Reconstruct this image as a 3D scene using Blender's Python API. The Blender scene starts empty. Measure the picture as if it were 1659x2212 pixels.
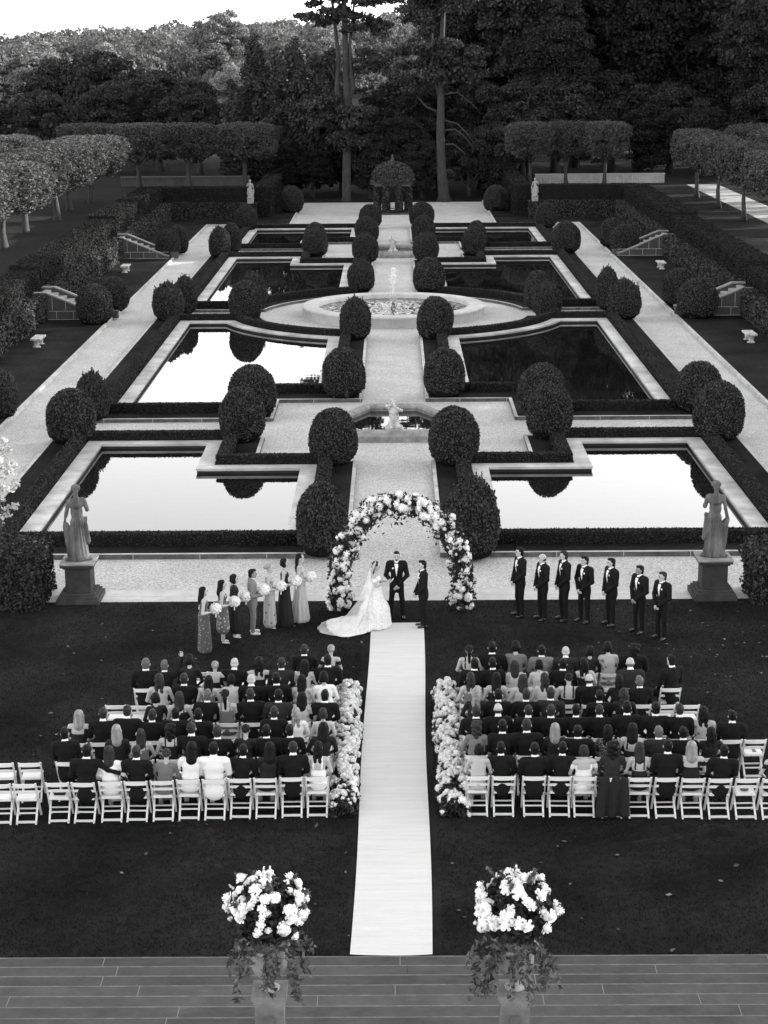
import bpy, math, random
import numpy as np
from mathutils import Matrix, Vector
from mathutils.geometry import tessellate_polygon
rnd = random.Random(7)
rng = np.random.default_rng(11)
S = bpy.context.scene
COL = S.collection
PI = math.pi
# ------------------------------------------------------------------ camera model
F = 3900.0; PITCH = math.atan(1011 / F); YAW = math.atan((829.5 - 853) / F); ROLL = math.radians(.43)
CAMH = 14.0; CAMX = 0.0
def cam_dir(x, y, z=1.0):
    c, s = math.cos(-ROLL), math.sin(-ROLL)
    x, y = x * c - y * s, x * s + y * c
    fy = math.cos(PITCH) * z + y * math.sin(PITCH); fz = -math.sin(PITCH) * z + y * math.cos(PITCH)
    a = -YAW
    return Vector((x * math.cos(a) - fy * math.sin(a), x * math.sin(a) + fy * math.cos(a), fz))
def inv(px, py, Z=0.0):
    d = cam_dir((px - 829.5) / F, -(py - 1106) / F); t = (Z - CAMH) / d.z
    return CAMX + d.x * t, d.y * t
cam = bpy.data.cameras.new('camera'); cam.sensor_fit = 'HORIZONTAL'; cam.sensor_width = 36
cam.lens = F / 1659 * 36; cam.clip_start = .5; cam.clip_end = 4000
co = bpy.data.objects.new('camera', cam); COL.objects.link(co)
r_, u_, f_ = cam_dir(1, 0, 0), cam_dir(0, 1, 0), cam_dir(0, 0, 1)
M4 = Matrix((r_, u_, -f_)).transposed().to_4x4(); M4.translation = Vector((CAMX, 0, CAMH))
co.matrix_world = M4; S.camera = co
# ------------------------------------------------------------------ world and sun
SUN_EL, SUN_AZ = math.radians(14), math.radians(70)      # azimuth clockwise from +Y
w = bpy.data.worlds.new('World'); S.world = w; w.use_nodes = True
nt = w.node_tree; nt.nodes.clear()
sky = nt.nodes.new('ShaderNodeTexSky'); sky.sky_type = 'NISHITA'; sky.sun_disc = False
sky.sun_elevation = SUN_EL; sky.sun_rotation = SUN_AZ; sky.air_density = 1.0; sky.dust_density = .6; sky.ozone_density = 1
bw = nt.nodes.new('ShaderNodeRGBToBW'); bg = nt.nodes.new('ShaderNodeBackground'); wo = nt.nodes.new('ShaderNodeOutputWorld')
bg.inputs[1].default_value = .15
nt.links.new(sky.outputs[0], bw.inputs[0]); nt.links.new(bw.outputs[0], bg.inputs[0]); nt.links.new(bg.outputs[0], wo.inputs[0])
sl = bpy.data.lights.new('sun', 'SUN'); sl.energy = 2.0; sl.angle = math.radians(.6); sl.color = (1, .99, .97)
so = bpy.data.objects.new('sun', sl); COL.objects.link(so)
sd = Vector((math.sin(SUN_AZ) * math.cos(SUN_EL), math.cos(SUN_AZ) * math.cos(SUN_EL), math.sin(SUN_EL)))
so.rotation_euler = sd.to_track_quat('Z', 'Y').to_euler(); so.location = (60, 60, 60)
vs = S.view_settings; vs.view_transform = 'Standard'; vs.look = 'None'; vs.gamma = 1; vs.exposure = 2.7
S.cycles.use_denoising = True; S.cycles.max_bounces = 5; S.cycles.diffuse_bounces = 3; S.cycles.glossy_bounces = 3
S.cycles.transparent_max_bounces = 8; S.cycles.caustics_reflective = False; S.cycles.caustics_refractive = False
# ------------------------------------------------------------------ materials (all grey: the photograph is monochrome)
MATS = {}
def mat(name, v, rough=.8, var=0.0, scale=4.0, bump=0.0, bscale=None, island=0.0, spec=.3, stretch=None, v2=None, big=0.0, bigscale=.25, trans=0.0, coat=0.0, objrand=0.0, detail=6):
    if name in MATS: return MATS[name]
    m = bpy.data.materials.new(name); m.use_nodes = True; n = m.node_tree.nodes; l = m.node_tree.links
    b = n['Principled BSDF']; b.inputs['Roughness'].default_value = rough
    b.inputs['Specular IOR Level'].default_value = spec
    if coat: b.inputs['Coat Weight'].default_value = coat
    tc = n.new('ShaderNodeTexCoord'); mp = n.new('ShaderNodeMapping'); l.new(tc.outputs['Object'], mp.inputs[0])
    if stretch: mp.inputs['Scale'].default_value = stretch
    cur = n.new('ShaderNodeValue'); cur.outputs[0].default_value = 1.0; out = cur.outputs[0]
    def mul(o, src, lo, hi):
        mr = n.new('ShaderNodeMapRange'); mr.inputs['From Min'].default_value = .3 if src != 'r' else 0
        mr.inputs['From Max'].default_value = .7 if src != 'r' else 1
        mr.inputs['To Min'].default_value = lo; mr.inputs['To Max'].default_value = hi
        l.new(o, mr.inputs[0]); mm = n.new('ShaderNodeMath'); mm.operation = 'MULTIPLY'
        l.new(out, mm.inputs[0]); l.new(mr.outputs[0], mm.inputs[1]); return mm.outputs[0]
    if var:
        t = n.new('ShaderNodeTexNoise'); t.inputs['Scale'].default_value = scale; t.inputs['Detail'].default_value = detail; t.inputs['Roughness'].default_value = .65
        l.new(mp.outputs[0], t.inputs[0]); out = mul(t.outputs[0], 'n', 1 - var, 1 + var)
    if big:
        t = n.new('ShaderNodeTexNoise'); t.inputs['Scale'].default_value = bigscale; t.inputs['Detail'].default_value = 3
        l.new(mp.outputs[0], t.inputs[0]); out = mul(t.outputs[0], 'n', 1 - big, 1 + big)
    if island:
        g = n.new('ShaderNodeNewGeometry'); out = mul(g.outputs['Random Per Island'], 'r', 1 - island, 1 + island)
    if objrand:
        g = n.new('ShaderNodeObjectInfo'); out = mul(g.outputs['Random'], 'r', 1 - objrand, 1 + objrand)
    mv = n.new('ShaderNodeMath'); mv.operation = 'MULTIPLY'; mv.inputs[1].default_value = v; mv.use_clamp = True
    l.new(out, mv.inputs[0]); l.new(mv.outputs[0], b.inputs['Base Color'])
    if bump:
        t = n.new('ShaderNodeTexNoise'); t.inputs['Scale'].default_value = bscale or scale * 3; t.inputs['Detail'].default_value = 5
        l.new(mp.outputs[0], t.inputs[0]); bp = n.new('ShaderNodeBump'); bp.inputs['Strength'].default_value = bump; bp.inputs['Distance'].default_value = .05
        l.new(t.outputs[0], bp.inputs['Height']); l.new(bp.outputs[0], b.inputs['Normal'])
    if trans:
        tr = n.new('ShaderNodeBsdfTranslucent'); l.new(mv.outputs[0], tr.inputs[0]); mx = n.new('ShaderNodeMixShader'); mx.inputs[0].default_value = trans
        l.new(b.outputs[0], mx.inputs[1]); l.new(tr.outputs[0], mx.inputs[2]); l.new(mx.outputs[0], n['Material Output'].inputs[0])
    MATS[name] = m; return m
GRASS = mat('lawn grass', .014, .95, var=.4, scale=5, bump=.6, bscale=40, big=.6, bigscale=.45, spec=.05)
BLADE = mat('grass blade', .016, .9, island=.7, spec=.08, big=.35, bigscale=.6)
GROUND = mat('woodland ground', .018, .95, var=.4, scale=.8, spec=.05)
GRAVEL = mat('pale gravel', .43, .95, var=.5, scale=22, bump=.35, bscale=70, big=.09, bigscale=.6, spec=.1, detail=2)
PAVE = mat('stone paving', .42, .85, var=.15, scale=3, big=.12, bump=.2)
STEP = mat('bluestone tread', .055, .8, var=.2, scale=3, big=.22, bigscale=.9, bump=.3, spec=.2, objrand=.3)
JOINT = mat('pale mortar', .42, .9); JOINTD = mat('dark mortar', .035, .9)
COPING = mat('pool coping stone', .42, .75, var=.22, scale=1.6, big=.3, bigscale=.7, bump=.25)
KERBD = mat('shaded dirty kerb side', .09, .9, var=.5, scale=3)  # sides darker than the kerb tops: shade put into the colour, plus dirt
KERB = mat('kerb stone', .40, .85, var=.3, scale=2, big=.2)
WALLST = mat('ashlar stone', .055, .85, var=.3, scale=1.5, big=.25, bump=.2)
DARKWALL = mat('wet dark pool wall', .015, .5, var=.4, scale=3)
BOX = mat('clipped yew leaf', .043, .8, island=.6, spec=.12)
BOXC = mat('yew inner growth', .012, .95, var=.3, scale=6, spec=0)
HEDGE = mat('low box hedge leaf', .030, .8, island=.5, spec=.2)
THEDGE = mat('tall hedge leaf', .022, .9, island=.35, spec=.05, big=.15, bigscale=.6)
IVY = mat('ivy leaf', .042, .8, island=.6, spec=.12)
STONE = mat('weathered carved stone', .09, .85, var=.6, scale=5, bump=.3, big=.3, bigscale=1.5, stretch=(1, 1, .35))
PSTONE = mat('shaded pedestal stone', .035, .9, var=.35, scale=3, bump=.3, big=.3, bigscale=1)  # statue pedestals: shade of their near faces put into the colour
WHITEST = mat('pale fountain stone', .42, .8, var=.6, scale=5, bump=.3)
FRIM = mat('fountain rim stone', .42, .8, var=.14, scale=2, big=.15, bump=.15)
FLOWER = mat('white petal', .84, .8, island=.10, spec=.1, trans=.08)
FLOWERD = mat('cream petal', .76, .8, island=.14, spec=.1, trans=.08)
LEAF = mat('dark foliage of the flowers', .022, .7, island=.7, spec=.3)
LEAFM = mat('grey green trailing leaf', .075, .7, island=.6, spec=.3)
CHAIR = mat('white chair paint', .66, .45, spec=.4, var=.03, scale=3)
RUN = mat('white runner cloth', .60, .9, spec=.05, var=.07, scale=1.2, stretch=(.4, 6, 1), bump=.6, bscale=6)
SUITB = mat('black suit cloth', .008, .85, spec=.12, var=.2, scale=20)
SUITC = mat('charcoal suit cloth', .022, .85, spec=.12); SUITG = mat('mid grey suit cloth', .16, .85, spec=.15)
DRB = mat('black dress cloth', .010, .7, spec=.2); DRG = mat('grey dress cloth', .13, .8); DRL = mat('light dress cloth', .42, .8)
DRW = mat('white cloth', .72, .8); SATIN = mat('silver satin', .36, .38, spec=.6); SHIRT = mat('white shirt cloth', .75, .8)
SKIN = mat('light skin', .36, .55, spec=.35); SKIND = mat('tan skin', .20, .55, spec=.35); SHOE = mat('polished black shoe', .01, .25, spec=.6)
SHOEW = mat('pale shoe', .55, .5)
HDARK = mat('dark hair', .006, .6, spec=.12, var=.5, scale=25, bump=.5, bscale=30, stretch=(1, 1, .2)); HBR = mat('brown hair', .020, .6, spec=.15, var=.5, scale=25, bump=.5, bscale=30, stretch=(1, 1, .2))
HBL = mat('blonde hair', .20, .5, spec=.35, var=.45, scale=22, bump=.5, bscale=30, stretch=(1, 1, .2)); HGR = mat('grey hair', .08, .6, var=.4, scale=30)
HWH = mat('white hair', .42, .6, var=.3, scale=30)
EYE = mat('dark eye', .01, .3); LIP = mat('lip', .16, .5)
BARK = mat('tree bark', .036, .9, var=.4, scale=6, bump=.6, stretch=(1, 1, .25)); BARKD = mat('dark tree bark', .035, .9, var=.4, scale=5, stretch=(1, 1, .25))
def patterned(name, base, spot, scale=14, th=.46, kind='v'):
    m = mat(name, base, .8); n = m.node_tree.nodes; l = m.node_tree.links; b = n['Principled BSDF']
    tc = n.new('ShaderNodeTexCoord'); t = n.new('ShaderNodeTexVoronoi' if kind == 'v' else 'ShaderNodeTexNoise'); t.inputs['Scale'].default_value = scale
    l.new(tc.outputs['Object'], t.inputs[0]); r = n.new('ShaderNodeValToRGB')
    r.color_ramp.elements[0].position = th - .03; r.color_ramp.elements[1].position = th + .03
    a, c = (spot, base) if kind == 'v' else (base, spot)
    r.color_ramp.elements[0].color = (a, a, a, 1); r.color_ramp.elements[1].color = (c, c, c, 1)
    l.new(t.outputs[0], r.inputs[0]); l.new(r.outputs[0], b.inputs['Base Color']); return m
FLO1 = patterned('grey floral dress cloth', .11, .40, 11, .27); FLO2 = patterned('dark floral dress cloth', .07, .28, 16, .25)
FLO3 = patterned('pale floral dress cloth', .34, .12, 9, .28); HOUND = patterned('checked cloth', .03, .3, 40, .35)
LACE = patterned('white lace gown cloth', .62, .74, 24, .5, 'n')
def leafmat(name, v, isl=.5, trans=.25, objr=.2): return mat(name, v, .75, island=isl, spec=.15, trans=trans, objrand=objr)
T_DARK = leafmat('dark woodland leaf', .031, .6, .25, .5); T_MID = leafmat('woodland leaf', .028, .55); T_LIT = leafmat('sunlit pale leaf', .2, .45); T_POL = leafmat('plane tree leaf', .07, .5)  # T_LIT: sunlight on the left trees put into a paler leaf colour
T_CON = leafmat('conifer needle', .045, .5, .1); T_FAR = mat('hazy hillside leaf', .14, .75, island=.5, spec=.1, trans=.25, big=.45, bigscale=.16); T_WHT = leafmat('silvery leaf', .4, .3, .3, 0)  # T_FAR: haze over the hill put into a lighter leaf colour
def water(name, wav, sc, ior=1.7, v=.006):
    m = bpy.data.materials.new(name); m.use_nodes = True; n = m.node_tree.nodes; l = m.node_tree.links; b = n['Principled BSDF']
    b.inputs['Base Color'].default_value = (v, v, v, 1); b.inputs['Roughness'].default_value = .015; b.inputs['IOR'].default_value = ior
    tc = n.new('ShaderNodeTexCoord'); mp = n.new('ShaderNodeMapping'); mp.inputs['Scale'].default_value = (.5, 1, 1); l.new(tc.outputs['Object'], mp.inputs[0])
    t = n.new('ShaderNodeTexNoise'); t.inputs['Scale'].default_value = sc; t.inputs['Detail'].default_value = 2; l.new(mp.outputs[0], t.inputs[0])
    bp = n.new('ShaderNodeBump'); bp.inputs['Strength'].default_value = wav; bp.inputs['Distance'].default_value = .02 if wav < .5 else .3
    l.new(t.outputs[0], bp.inputs['Height']); l.new(bp.outputs[0], b.inputs['Normal']); return m
WATER = water('still pool water', .035, 2.2); CHOP = water('choppy fountain water', 1.0, 3.6, 1.9)
SPRAY = mat('white water spray', .85, .4, trans=.4)
def veilmat():
    m = bpy.data.materials.new('sheer veil tulle'); m.use_nodes = True; n = m.node_tree.nodes; l = m.node_tree.links
    d = n.new('ShaderNodeBsdfDiffuse'); d.inputs[0].default_value = (.85, .85, .85, 1); t = n.new('ShaderNodeBsdfTransparent'); mx = n.new('ShaderNodeMixShader')
    tx = n.new('ShaderNodeTexNoise'); tc = n.new('ShaderNodeTexCoord'); tx.inputs['Scale'].default_value = 5; l.new(tc.outputs['Object'], tx.inputs[0])
    mr = n.new('ShaderNodeMapRange'); mr.inputs['From Min'].default_value = .35; mr.inputs['From Max'].default_value = .65; mr.inputs['To Min'].default_value = .30; mr.inputs['To Max'].default_value = .46
    l.new(tx.outputs[0], mr.inputs[0]); l.new(mr.outputs[0], mx.inputs[0]); l.new(t.outputs[0], mx.inputs[1]); l.new(d.outputs[0], mx.inputs[2]); l.new(mx.outputs[0], n['Material Output'].inputs[0])
    return m
VEIL = veilmat()
# ------------------------------------------------------------------ object helpers
def new_mesh(name, V, Fc, mats, midx=None, smooth=False):
    """V (n,3); Fc: list of faces or (m,k) array"""
    me = bpy.data.meshes.new(name)
    V = np.asarray(V, dtype=np.float32)
    if isinstance(Fc, np.ndarray):
        m, k = Fc.shape
        me.vertices.add(len(V)); me.vertices.foreach_set('co', V.ravel())
        me.loops.add(m * k); me.loops.foreach_set('vertex_index', Fc.astype(np.int32).ravel())
        me.polygons.add(m); me.polygons.foreach_set('loop_start', np.arange(0, m * k, k, dtype=np.int32))
        me.update(calc_edges=True)
    else:
        me.from_pydata(V.tolist(), [], [tuple(int(i) for i in f) for f in Fc])
    for x in (mats if isinstance(mats, (list, tuple)) else [mats]): me.materials.append(x)
    if midx is not None: me.polygons.foreach_set('material_index', np.asarray(midx, dtype=np.int32))
    if smooth is not False:
        me.polygons.foreach_set('use_smooth', np.full(len(me.polygons), True) if smooth is True else np.asarray(smooth, dtype=bool))
    me.update(); return me
def ob(name, me, parent=None, loc=(0, 0, 0), rz=0, sc=1, **tags):
    o = bpy.data.objects.new(name, me); COL.objects.link(o); o.location = loc; o.rotation_euler = (0, 0, rz)
    o.scale = (sc, sc, sc) if not isinstance(sc, (tuple, list)) else sc
    if parent: o.parent = parent
    for k, v in tags.items(): o[k] = v
    return o
def thing(name, label, cat, loc=(0, 0, 0), rz=0, group=None, sc=1):
    o = ob(name, None, loc=loc, rz=rz, sc=sc, label=label, category=cat)
    if group: o['group'] = group
    return o
def struct(name, me, loc=(0, 0, 0)): return ob(name, me, loc=loc, kind='structure')
class MB:
    def __init__(s): s.v = []; s.f = []; s.m = []; s.s = []
    def add(s, V, Fc, m=0, smooth=False):
        o = len(s.v); s.v.extend([tuple(map(float, p)) for p in V]); s.f.extend([tuple(int(i) + o for i in f) for f in Fc]); s.m.extend([m] * len(Fc)); s.s.extend([smooth] * len(Fc)); return s
    def box(s, x0, x1, y0, y1, z0, z1, m=0):
        V = [(x0, y0, z0), (x1, y0, z0), (x1, y1, z0), (x0, y1, z0), (x0, y0, z1), (x1, y0, z1), (x1, y1, z1), (x0, y1, z1)]
        return s.add(V, [(0, 3, 2, 1), (4, 5, 6, 7), (0, 1, 5, 4), (1, 2, 6, 5), (2, 3, 7, 6), (3, 0, 4, 7)], m)
    def bar(s, a, b, w, h, m=0, up=(0, 0, 1)):
        a, b = Vector(a), Vector(b); d = (b - a).normalized(); u = Vector(up)
        r = d.cross(u).normalized() * w / 2; u = r.cross(d).normalized() * h / 2
        V = [a - r - u, a + r - u, a + r + u, a - r + u, b - r - u, b + r - u, b + r + u, b - r + u]
        return s.add(V, [(0, 1, 2, 3), (7, 6, 5, 4), (0, 4, 5, 1), (1, 5, 6, 2), (2, 6, 7, 3), (3, 7, 4, 0)], m)
    def tube(s, pts, rad, n=8, m=0, cap=True):
        P = [Vector(p) for p in pts]; V = []; 
        if not isinstance(rad, (list, tuple)): rad = [rad] * len(P)
        for i, p in enumerate(P):
            d = (P[min(i + 1, len(P) - 1)] - P[max(i - 1, 0)]).normalized()
            a = d.orthogonal() if i == 0 else (a - d * a.dot(d)); a.normalize(); b = d.cross(a)
            for k in range(n):
                t = 2 * PI * k / n; V.append(p + (a * math.cos(t) + b * math.sin(t)) * rad[i])
        Fc = [(i * n + k, i * n + (k + 1) % n, (i + 1) * n + (k + 1) % n, (i + 1) * n + k) for i in range(len(P) - 1) for k in range(n)]
        if cap: Fc += [tuple(range(n - 1, -1, -1)), tuple((len(P) - 1) * n + k for k in range(n))]
        return s.add(V, Fc, m, True)
    def lathe(s, prof, n=24, c=(0, 0), m=0):
        V = [(c[0] + r * math.cos(2 * PI * k / n), c[1] + r * math.sin(2 * PI * k / n), z) for r, z in prof for k in range(n)]
        Fc = [(i * n + k, i * n + (k + 1) % n, (i + 1) * n + (k + 1) % n, (i + 1) * n + k) for i in range(len(prof) - 1) for k in range(n)]
        return s.add(V, Fc, m, True)
    def mesh(s, name, mats): return new_mesh(name, s.v, s.f, mats, s.m, s.s)
    def build(s, name, mats, parent=None, **k): return ob(name, s.mesh(name, mats), parent, **k)
def nz(P, f, seed=0):
    """cheap smooth pseudo noise in -1..1"""
    P = np.asarray(P) * f; r = np.random.default_rng(seed); o = 0
    for i in range(5):
        d = r.normal(size=3); d *= (1 + .55 * i) / np.linalg.norm(d); o = o + np.sin(P @ d * 2.2 + r.uniform(0, 6.28) + 1.3 * np.sin(P @ np.roll(d, 1) * 1.7 + i)) / (1 + .35 * i)
    return o / 3.0
def cards(C, size, N=None, bias=0.0, aspect=1.7, r=rng):
    """rhombic leaves at centres C; N optional normals"""
    n = len(C); a = r.normal(size=(n, 3))
    if N is not None: a = a * (1 - bias) + N * bias * 1.7
    a /= np.linalg.norm(a, axis=1)[:, None] + 1e-9
    t = r.normal(size=(n, 3)); t -= a * np.sum(a * t, 1)[:, None]; t /= np.linalg.norm(t, axis=1)[:, None] + 1e-9
    b = np.cross(a, t); s = (size * r.uniform(.6, 1.3, n))[:, None] / 2
    V = np.stack([C - t * s * aspect, C - b * s, C + t * s * aspect, C + b * s], 1).reshape(-1, 3)
    return V, np.arange(n * 4).reshape(n, 4)
def sample_surf(V, Fc, dens=None, n=None, r=rng):
    V = np.asarray(V, dtype=float); T = []
    for f in Fc:
        for i in range(1, len(f) - 1): T.append((f[0], f[i], f[i + 1]))
    T = np.array(T); A, B, C = V[T[:, 0]], V[T[:, 1]], V[T[:, 2]]; cr = np.cross(B - A, C - A); ar = np.linalg.norm(cr, axis=1) / 2
    if n is None: n = int(ar.sum() * dens)
    idx = r.choice(len(T), n, p=ar / ar.sum()); u, v = r.random(n), r.random(n); k = u + v > 1; u[k], v[k] = 1 - u[k], 1 - v[k]
    P = A[idx] + (B[idx] - A[idx]) * u[:, None] + (C[idx] - A[idx]) * v[:, None]
    return P, cr[idx] / (2 * ar[idx][:, None] + 1e-12)
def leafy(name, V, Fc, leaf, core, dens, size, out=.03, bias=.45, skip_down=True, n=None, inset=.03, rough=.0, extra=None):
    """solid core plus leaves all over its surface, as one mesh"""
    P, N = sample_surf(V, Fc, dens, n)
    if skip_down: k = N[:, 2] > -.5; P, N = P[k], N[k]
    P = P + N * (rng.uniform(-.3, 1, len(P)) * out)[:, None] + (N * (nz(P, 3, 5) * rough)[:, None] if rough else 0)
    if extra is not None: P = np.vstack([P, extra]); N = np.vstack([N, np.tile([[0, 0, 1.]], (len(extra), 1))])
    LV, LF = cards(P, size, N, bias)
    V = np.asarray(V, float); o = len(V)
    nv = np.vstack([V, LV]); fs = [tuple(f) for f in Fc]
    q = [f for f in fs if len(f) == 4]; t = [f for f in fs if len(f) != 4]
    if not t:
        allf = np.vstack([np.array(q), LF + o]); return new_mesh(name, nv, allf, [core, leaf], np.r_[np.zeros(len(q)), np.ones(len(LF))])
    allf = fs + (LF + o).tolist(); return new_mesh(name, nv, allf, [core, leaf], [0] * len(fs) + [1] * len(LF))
# ------------------------------------------------------------------ polygons
def offset(poly, d):
    """offset a closed CCW polygon outward by d"""
    n = len(poly); o = []
    for i in range(n):
        p, a, b = Vector(poly[i]), Vector(poly[i - 1]), Vector(poly[(i + 1) % n])
        e1 = (p - a).normalized(); e2 = (b - p).normalized(); n1 = Vector((e1.y, -e1.x)); n2 = Vector((e2.y, -e2.x))
        m = (n1 + n2); m /= max(.2, 1 + n1.dot(n2)); o.append((p.x + m.x * d, p.y + m.y * d))
    return o
def area(p): return sum(p[i - 1][0] * p[i][1] - p[i][0] * p[i - 1][1] for i in range(len(p))) / 2
def ccw(p): return list(p) if area(p) > 0 else list(p)[::-1]
def sheet(name, outer, holes, z, m, sub=None):
    loops = [[Vector((x, y, 0)) for x, y in outer]] + [[Vector((x, y, 0)) for x, y in h] for h in holes]
    tri = tessellate_polygon(loops); V = [(p.x, p.y, z) for lp in loops for p in lp]
    Fc = []
    for a, b, c in tri:
        A, B, C = V[a], V[b], V[c]; cr = (B[0] - A[0]) * (C[1] - A[1]) - (B[1] - A[1]) * (C[0] - A[0])
        Fc.append((a, b, c) if cr > 0 else (c, b, a))
    return new_mesh(name, V, Fc, m)
def ring(inner, outer, z0, z1, zi0=None):
    """prism ring between two polygons with equal point counts"""
    n = len(inner); zi0 = z0 if zi0 is None else zi0
    V = [(x, y, z1) for x, y in inner] + [(x, y, z1) for x, y in outer] + [(x, y, zi0) for x, y in inner] + [(x, y, z0) for x, y in outer]
    Fc = []
    for i in range(n):
        j = (i + 1) % n
        Fc += [(i, n + i, n + j, j), (n + i, 3 * n + i, 3 * n + j, n + j), (i, j, 2 * n + j, 2 * n + i)]
    return V, Fc
R0 = 96.7
def arc(r, x0, x1, n=22, sgn=-1):
    o = []
    a0, a1 = math.asin(x0 / r), math.asin(x1 / r)
    for i in range(n + 1):
        a = a0 + (a1 - a0) * i / n; o.append((r * math.sin(a), R0 + sgn * r * math.cos(a)))
    return o
def mir(p): return ccw([(x, 2 * R0 - y) for x, y in p])
def flip(p): return ccw([(-x, y) for x, y in p])
P1 = ccw([(3.2, 51.3), (10.58, 51.3), (10.58, 63.8), (6.75, 63.8), (6.75, 59.8), (3.2, 59.8)])
P2 = ccw([(3.2, 74.8), (6.75, 74.8), (6.75, 70.8), (10.58, 70.8), (10.58, 93.4)] + arc(9.3, 8.69, 3.2))
B1 = ccw([(1.42, 49.4), (12.5, 49.4), (12.5, 65.0), (4.9, 65.0), (4.9, 60.98), (1.42, 60.98)])
B2 = ccw([(1.42, 72.4), (4.8, 72.4), (4.8, 68.6), (12.5, 68.6), (12.5, 95.2)] + arc(7.25, 7.09, 1.42))
pools = []; 
for side, sg in (('right', lambda p: ccw(p)), ('left', flip)):
    for nm, pp, bb in (('nearest', P1, B1), ('second', P2, B2), ('third', mir(P2), mir(B2)), ('farthest', mir(P1), mir(B1))):
        pools.append((side, nm, sg(pp), sg(bb)))
WZ = -.12
ground_holes = [offset(p, .05) for _, _, p, _ in pools]
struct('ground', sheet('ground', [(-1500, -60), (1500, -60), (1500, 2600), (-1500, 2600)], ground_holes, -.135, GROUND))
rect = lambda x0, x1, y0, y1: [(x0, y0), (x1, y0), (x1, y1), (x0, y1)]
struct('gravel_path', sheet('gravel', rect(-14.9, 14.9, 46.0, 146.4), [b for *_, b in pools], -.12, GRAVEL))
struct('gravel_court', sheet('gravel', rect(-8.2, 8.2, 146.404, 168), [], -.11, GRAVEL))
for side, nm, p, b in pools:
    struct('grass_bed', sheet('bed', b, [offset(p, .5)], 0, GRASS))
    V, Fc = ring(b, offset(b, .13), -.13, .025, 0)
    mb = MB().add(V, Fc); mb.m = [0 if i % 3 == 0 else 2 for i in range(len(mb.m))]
    # pale joints across the kerb
    ko = offset(b, .133); jm = mb; J = dict(m=1)
    for i in range(len(ko)):
        a, c = Vector(ko[i]), Vector(ko[(i + 1) % len(ko)]); L = (c - a).length
        if L < 2: continue
        d = (c - a) / L; nn = Vector((d.y, -d.x))
        for q in np.arange(1.4, L, 1.9):
            pt = a + d * q; jm.bar((pt.x - nn.x * .13, pt.y - nn.y * .13, .0285), (pt.x + nn.x * .001, pt.y + nn.y * .001, .0285), .02, .004, 1); jm.bar((pt.x, pt.y, -.11), (pt.x, pt.y, .025), .02, .006, 1, up=(nn.x, nn.y, 0))
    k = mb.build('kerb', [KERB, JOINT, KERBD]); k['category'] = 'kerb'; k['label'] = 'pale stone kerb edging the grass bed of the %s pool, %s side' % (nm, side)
    V, Fc = ring(p, offset(p, .57), -.05, .055, -.03)
    cm_ = MB().add(V, Fc); jm = cm_; po = offset(p, .28)
    for i in range(len(po)):
        a, e = Vector(po[i]), Vector(po[(i + 1) % len(po)]); L = (e - a).length
        if L < 1.5: continue
        d = (e - a) / L; nn = Vector((d.y, -d.x))
        for q in np.arange(1.0, L - .3, 2.1):
            pt = a + d * q; jm.bar((pt.x - nn.x * .28, pt.y - nn.y * .28, .0575), (pt.x + nn.x * .28, pt.y + nn.y * .28, .0575), .022, .004, 1)
    c = cm_.build('pool_coping', [COPING, JOINT]); c['category'] = 'pool edge'; c['label'] = 'worn flat stone coping around the %s reflecting pool, %s side' % (nm, side)
    pi = offset(p, .03); n = len(pi)
    V = [(x, y, .03) for x, y in pi] + [(x, y, -.7) for x, y in pi]
    MB().add(V, [(i, (i + 1) % n, n + (i + 1) % n, n + i) for i in range(n)]).build('pool_wall', DARKWALL, c)
    struct('water', sheet('water', offset(p, .03), [], WZ, WATER))
    V, Fc = ring(offset(p, .63), offset(p, 1.08), -.01, .34)
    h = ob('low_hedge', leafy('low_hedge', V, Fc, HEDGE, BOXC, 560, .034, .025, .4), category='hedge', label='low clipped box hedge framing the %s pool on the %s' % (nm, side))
# lawns, walks, upper terraces
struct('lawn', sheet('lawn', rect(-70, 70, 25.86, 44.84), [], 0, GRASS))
pv = MB(); pj = pv
pv.box(-12.6, 12.6, 44.84, 45.995, -.2, -.03)
for i, q in enumerate(np.arange(-12, 12, 2.3)): pj.box(q, q + .02, 44.85, 45.40, -.0297, -.026, 1); pj.box(q + 1.1, q + 1.12, 45.42, 45.99, -.0297, -.026, 1)
pj.box(-12.6, 12.6, 45.4, 45.42, -.0297, -.026, 1)
o = pv.build('stone_path', [PAVE, JOINT]); o['kind'] = 'structure'
for sx, sd_ in ((-1, 'left'), (1, 'right')):
    q = [(15.03 * sx, 46), (18.8 * sx, 46), (18.8 * sx, 150.6), (11.2 * sx, 150.6), (11.2 * sx, 170), (8.35 * sx, 170), (8.35 * sx, 146.55), (15.03 * sx, 146.55)]
    struct('side_lawn', sheet('side_lawn', ccw(q), [], 0, GRASS))
    mk = MB().box(min(14.9 * sx, 15.03 * sx), max(14.9 * sx, 15.03 * sx), 46, 146.42, -.13, .03); mk.box(min(8.35 * sx, 15.03 * sx), max(8.35 * sx, 15.03 * sx), 146.42, 146.55, -.13, .03)
    mk.box(min(8.2 * sx, 8.35 * sx), max(8.2 * sx, 8.35 * sx), 146.56, 168, -.13, .03)
    k = mk.build('kerb', KERB); k['category'] = 'kerb'; k['label'] = 'long pale stone kerb between the %s gravel walk and the outer lawn' % sd_
    up = ccw([(18.8 * sx, 30), (150 * sx, 30), (150 * sx, 215), (11.2 * sx, 215), (11.2 * sx, 150.6), (18.8 * sx, 150.6)])
    struct('upper_lawn', sheet('upper_lawn', up, [], 1.3, mat('upper lawn grass', .022, .95, var=.3, scale=3, big=.25, bigscale=.3, bump=.5, bscale=30, spec=.05)))
struct('upper_path', sheet('upper_path', rect(27.0, 29.8, 60, 168), [], 1.305, GRAVEL))
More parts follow.
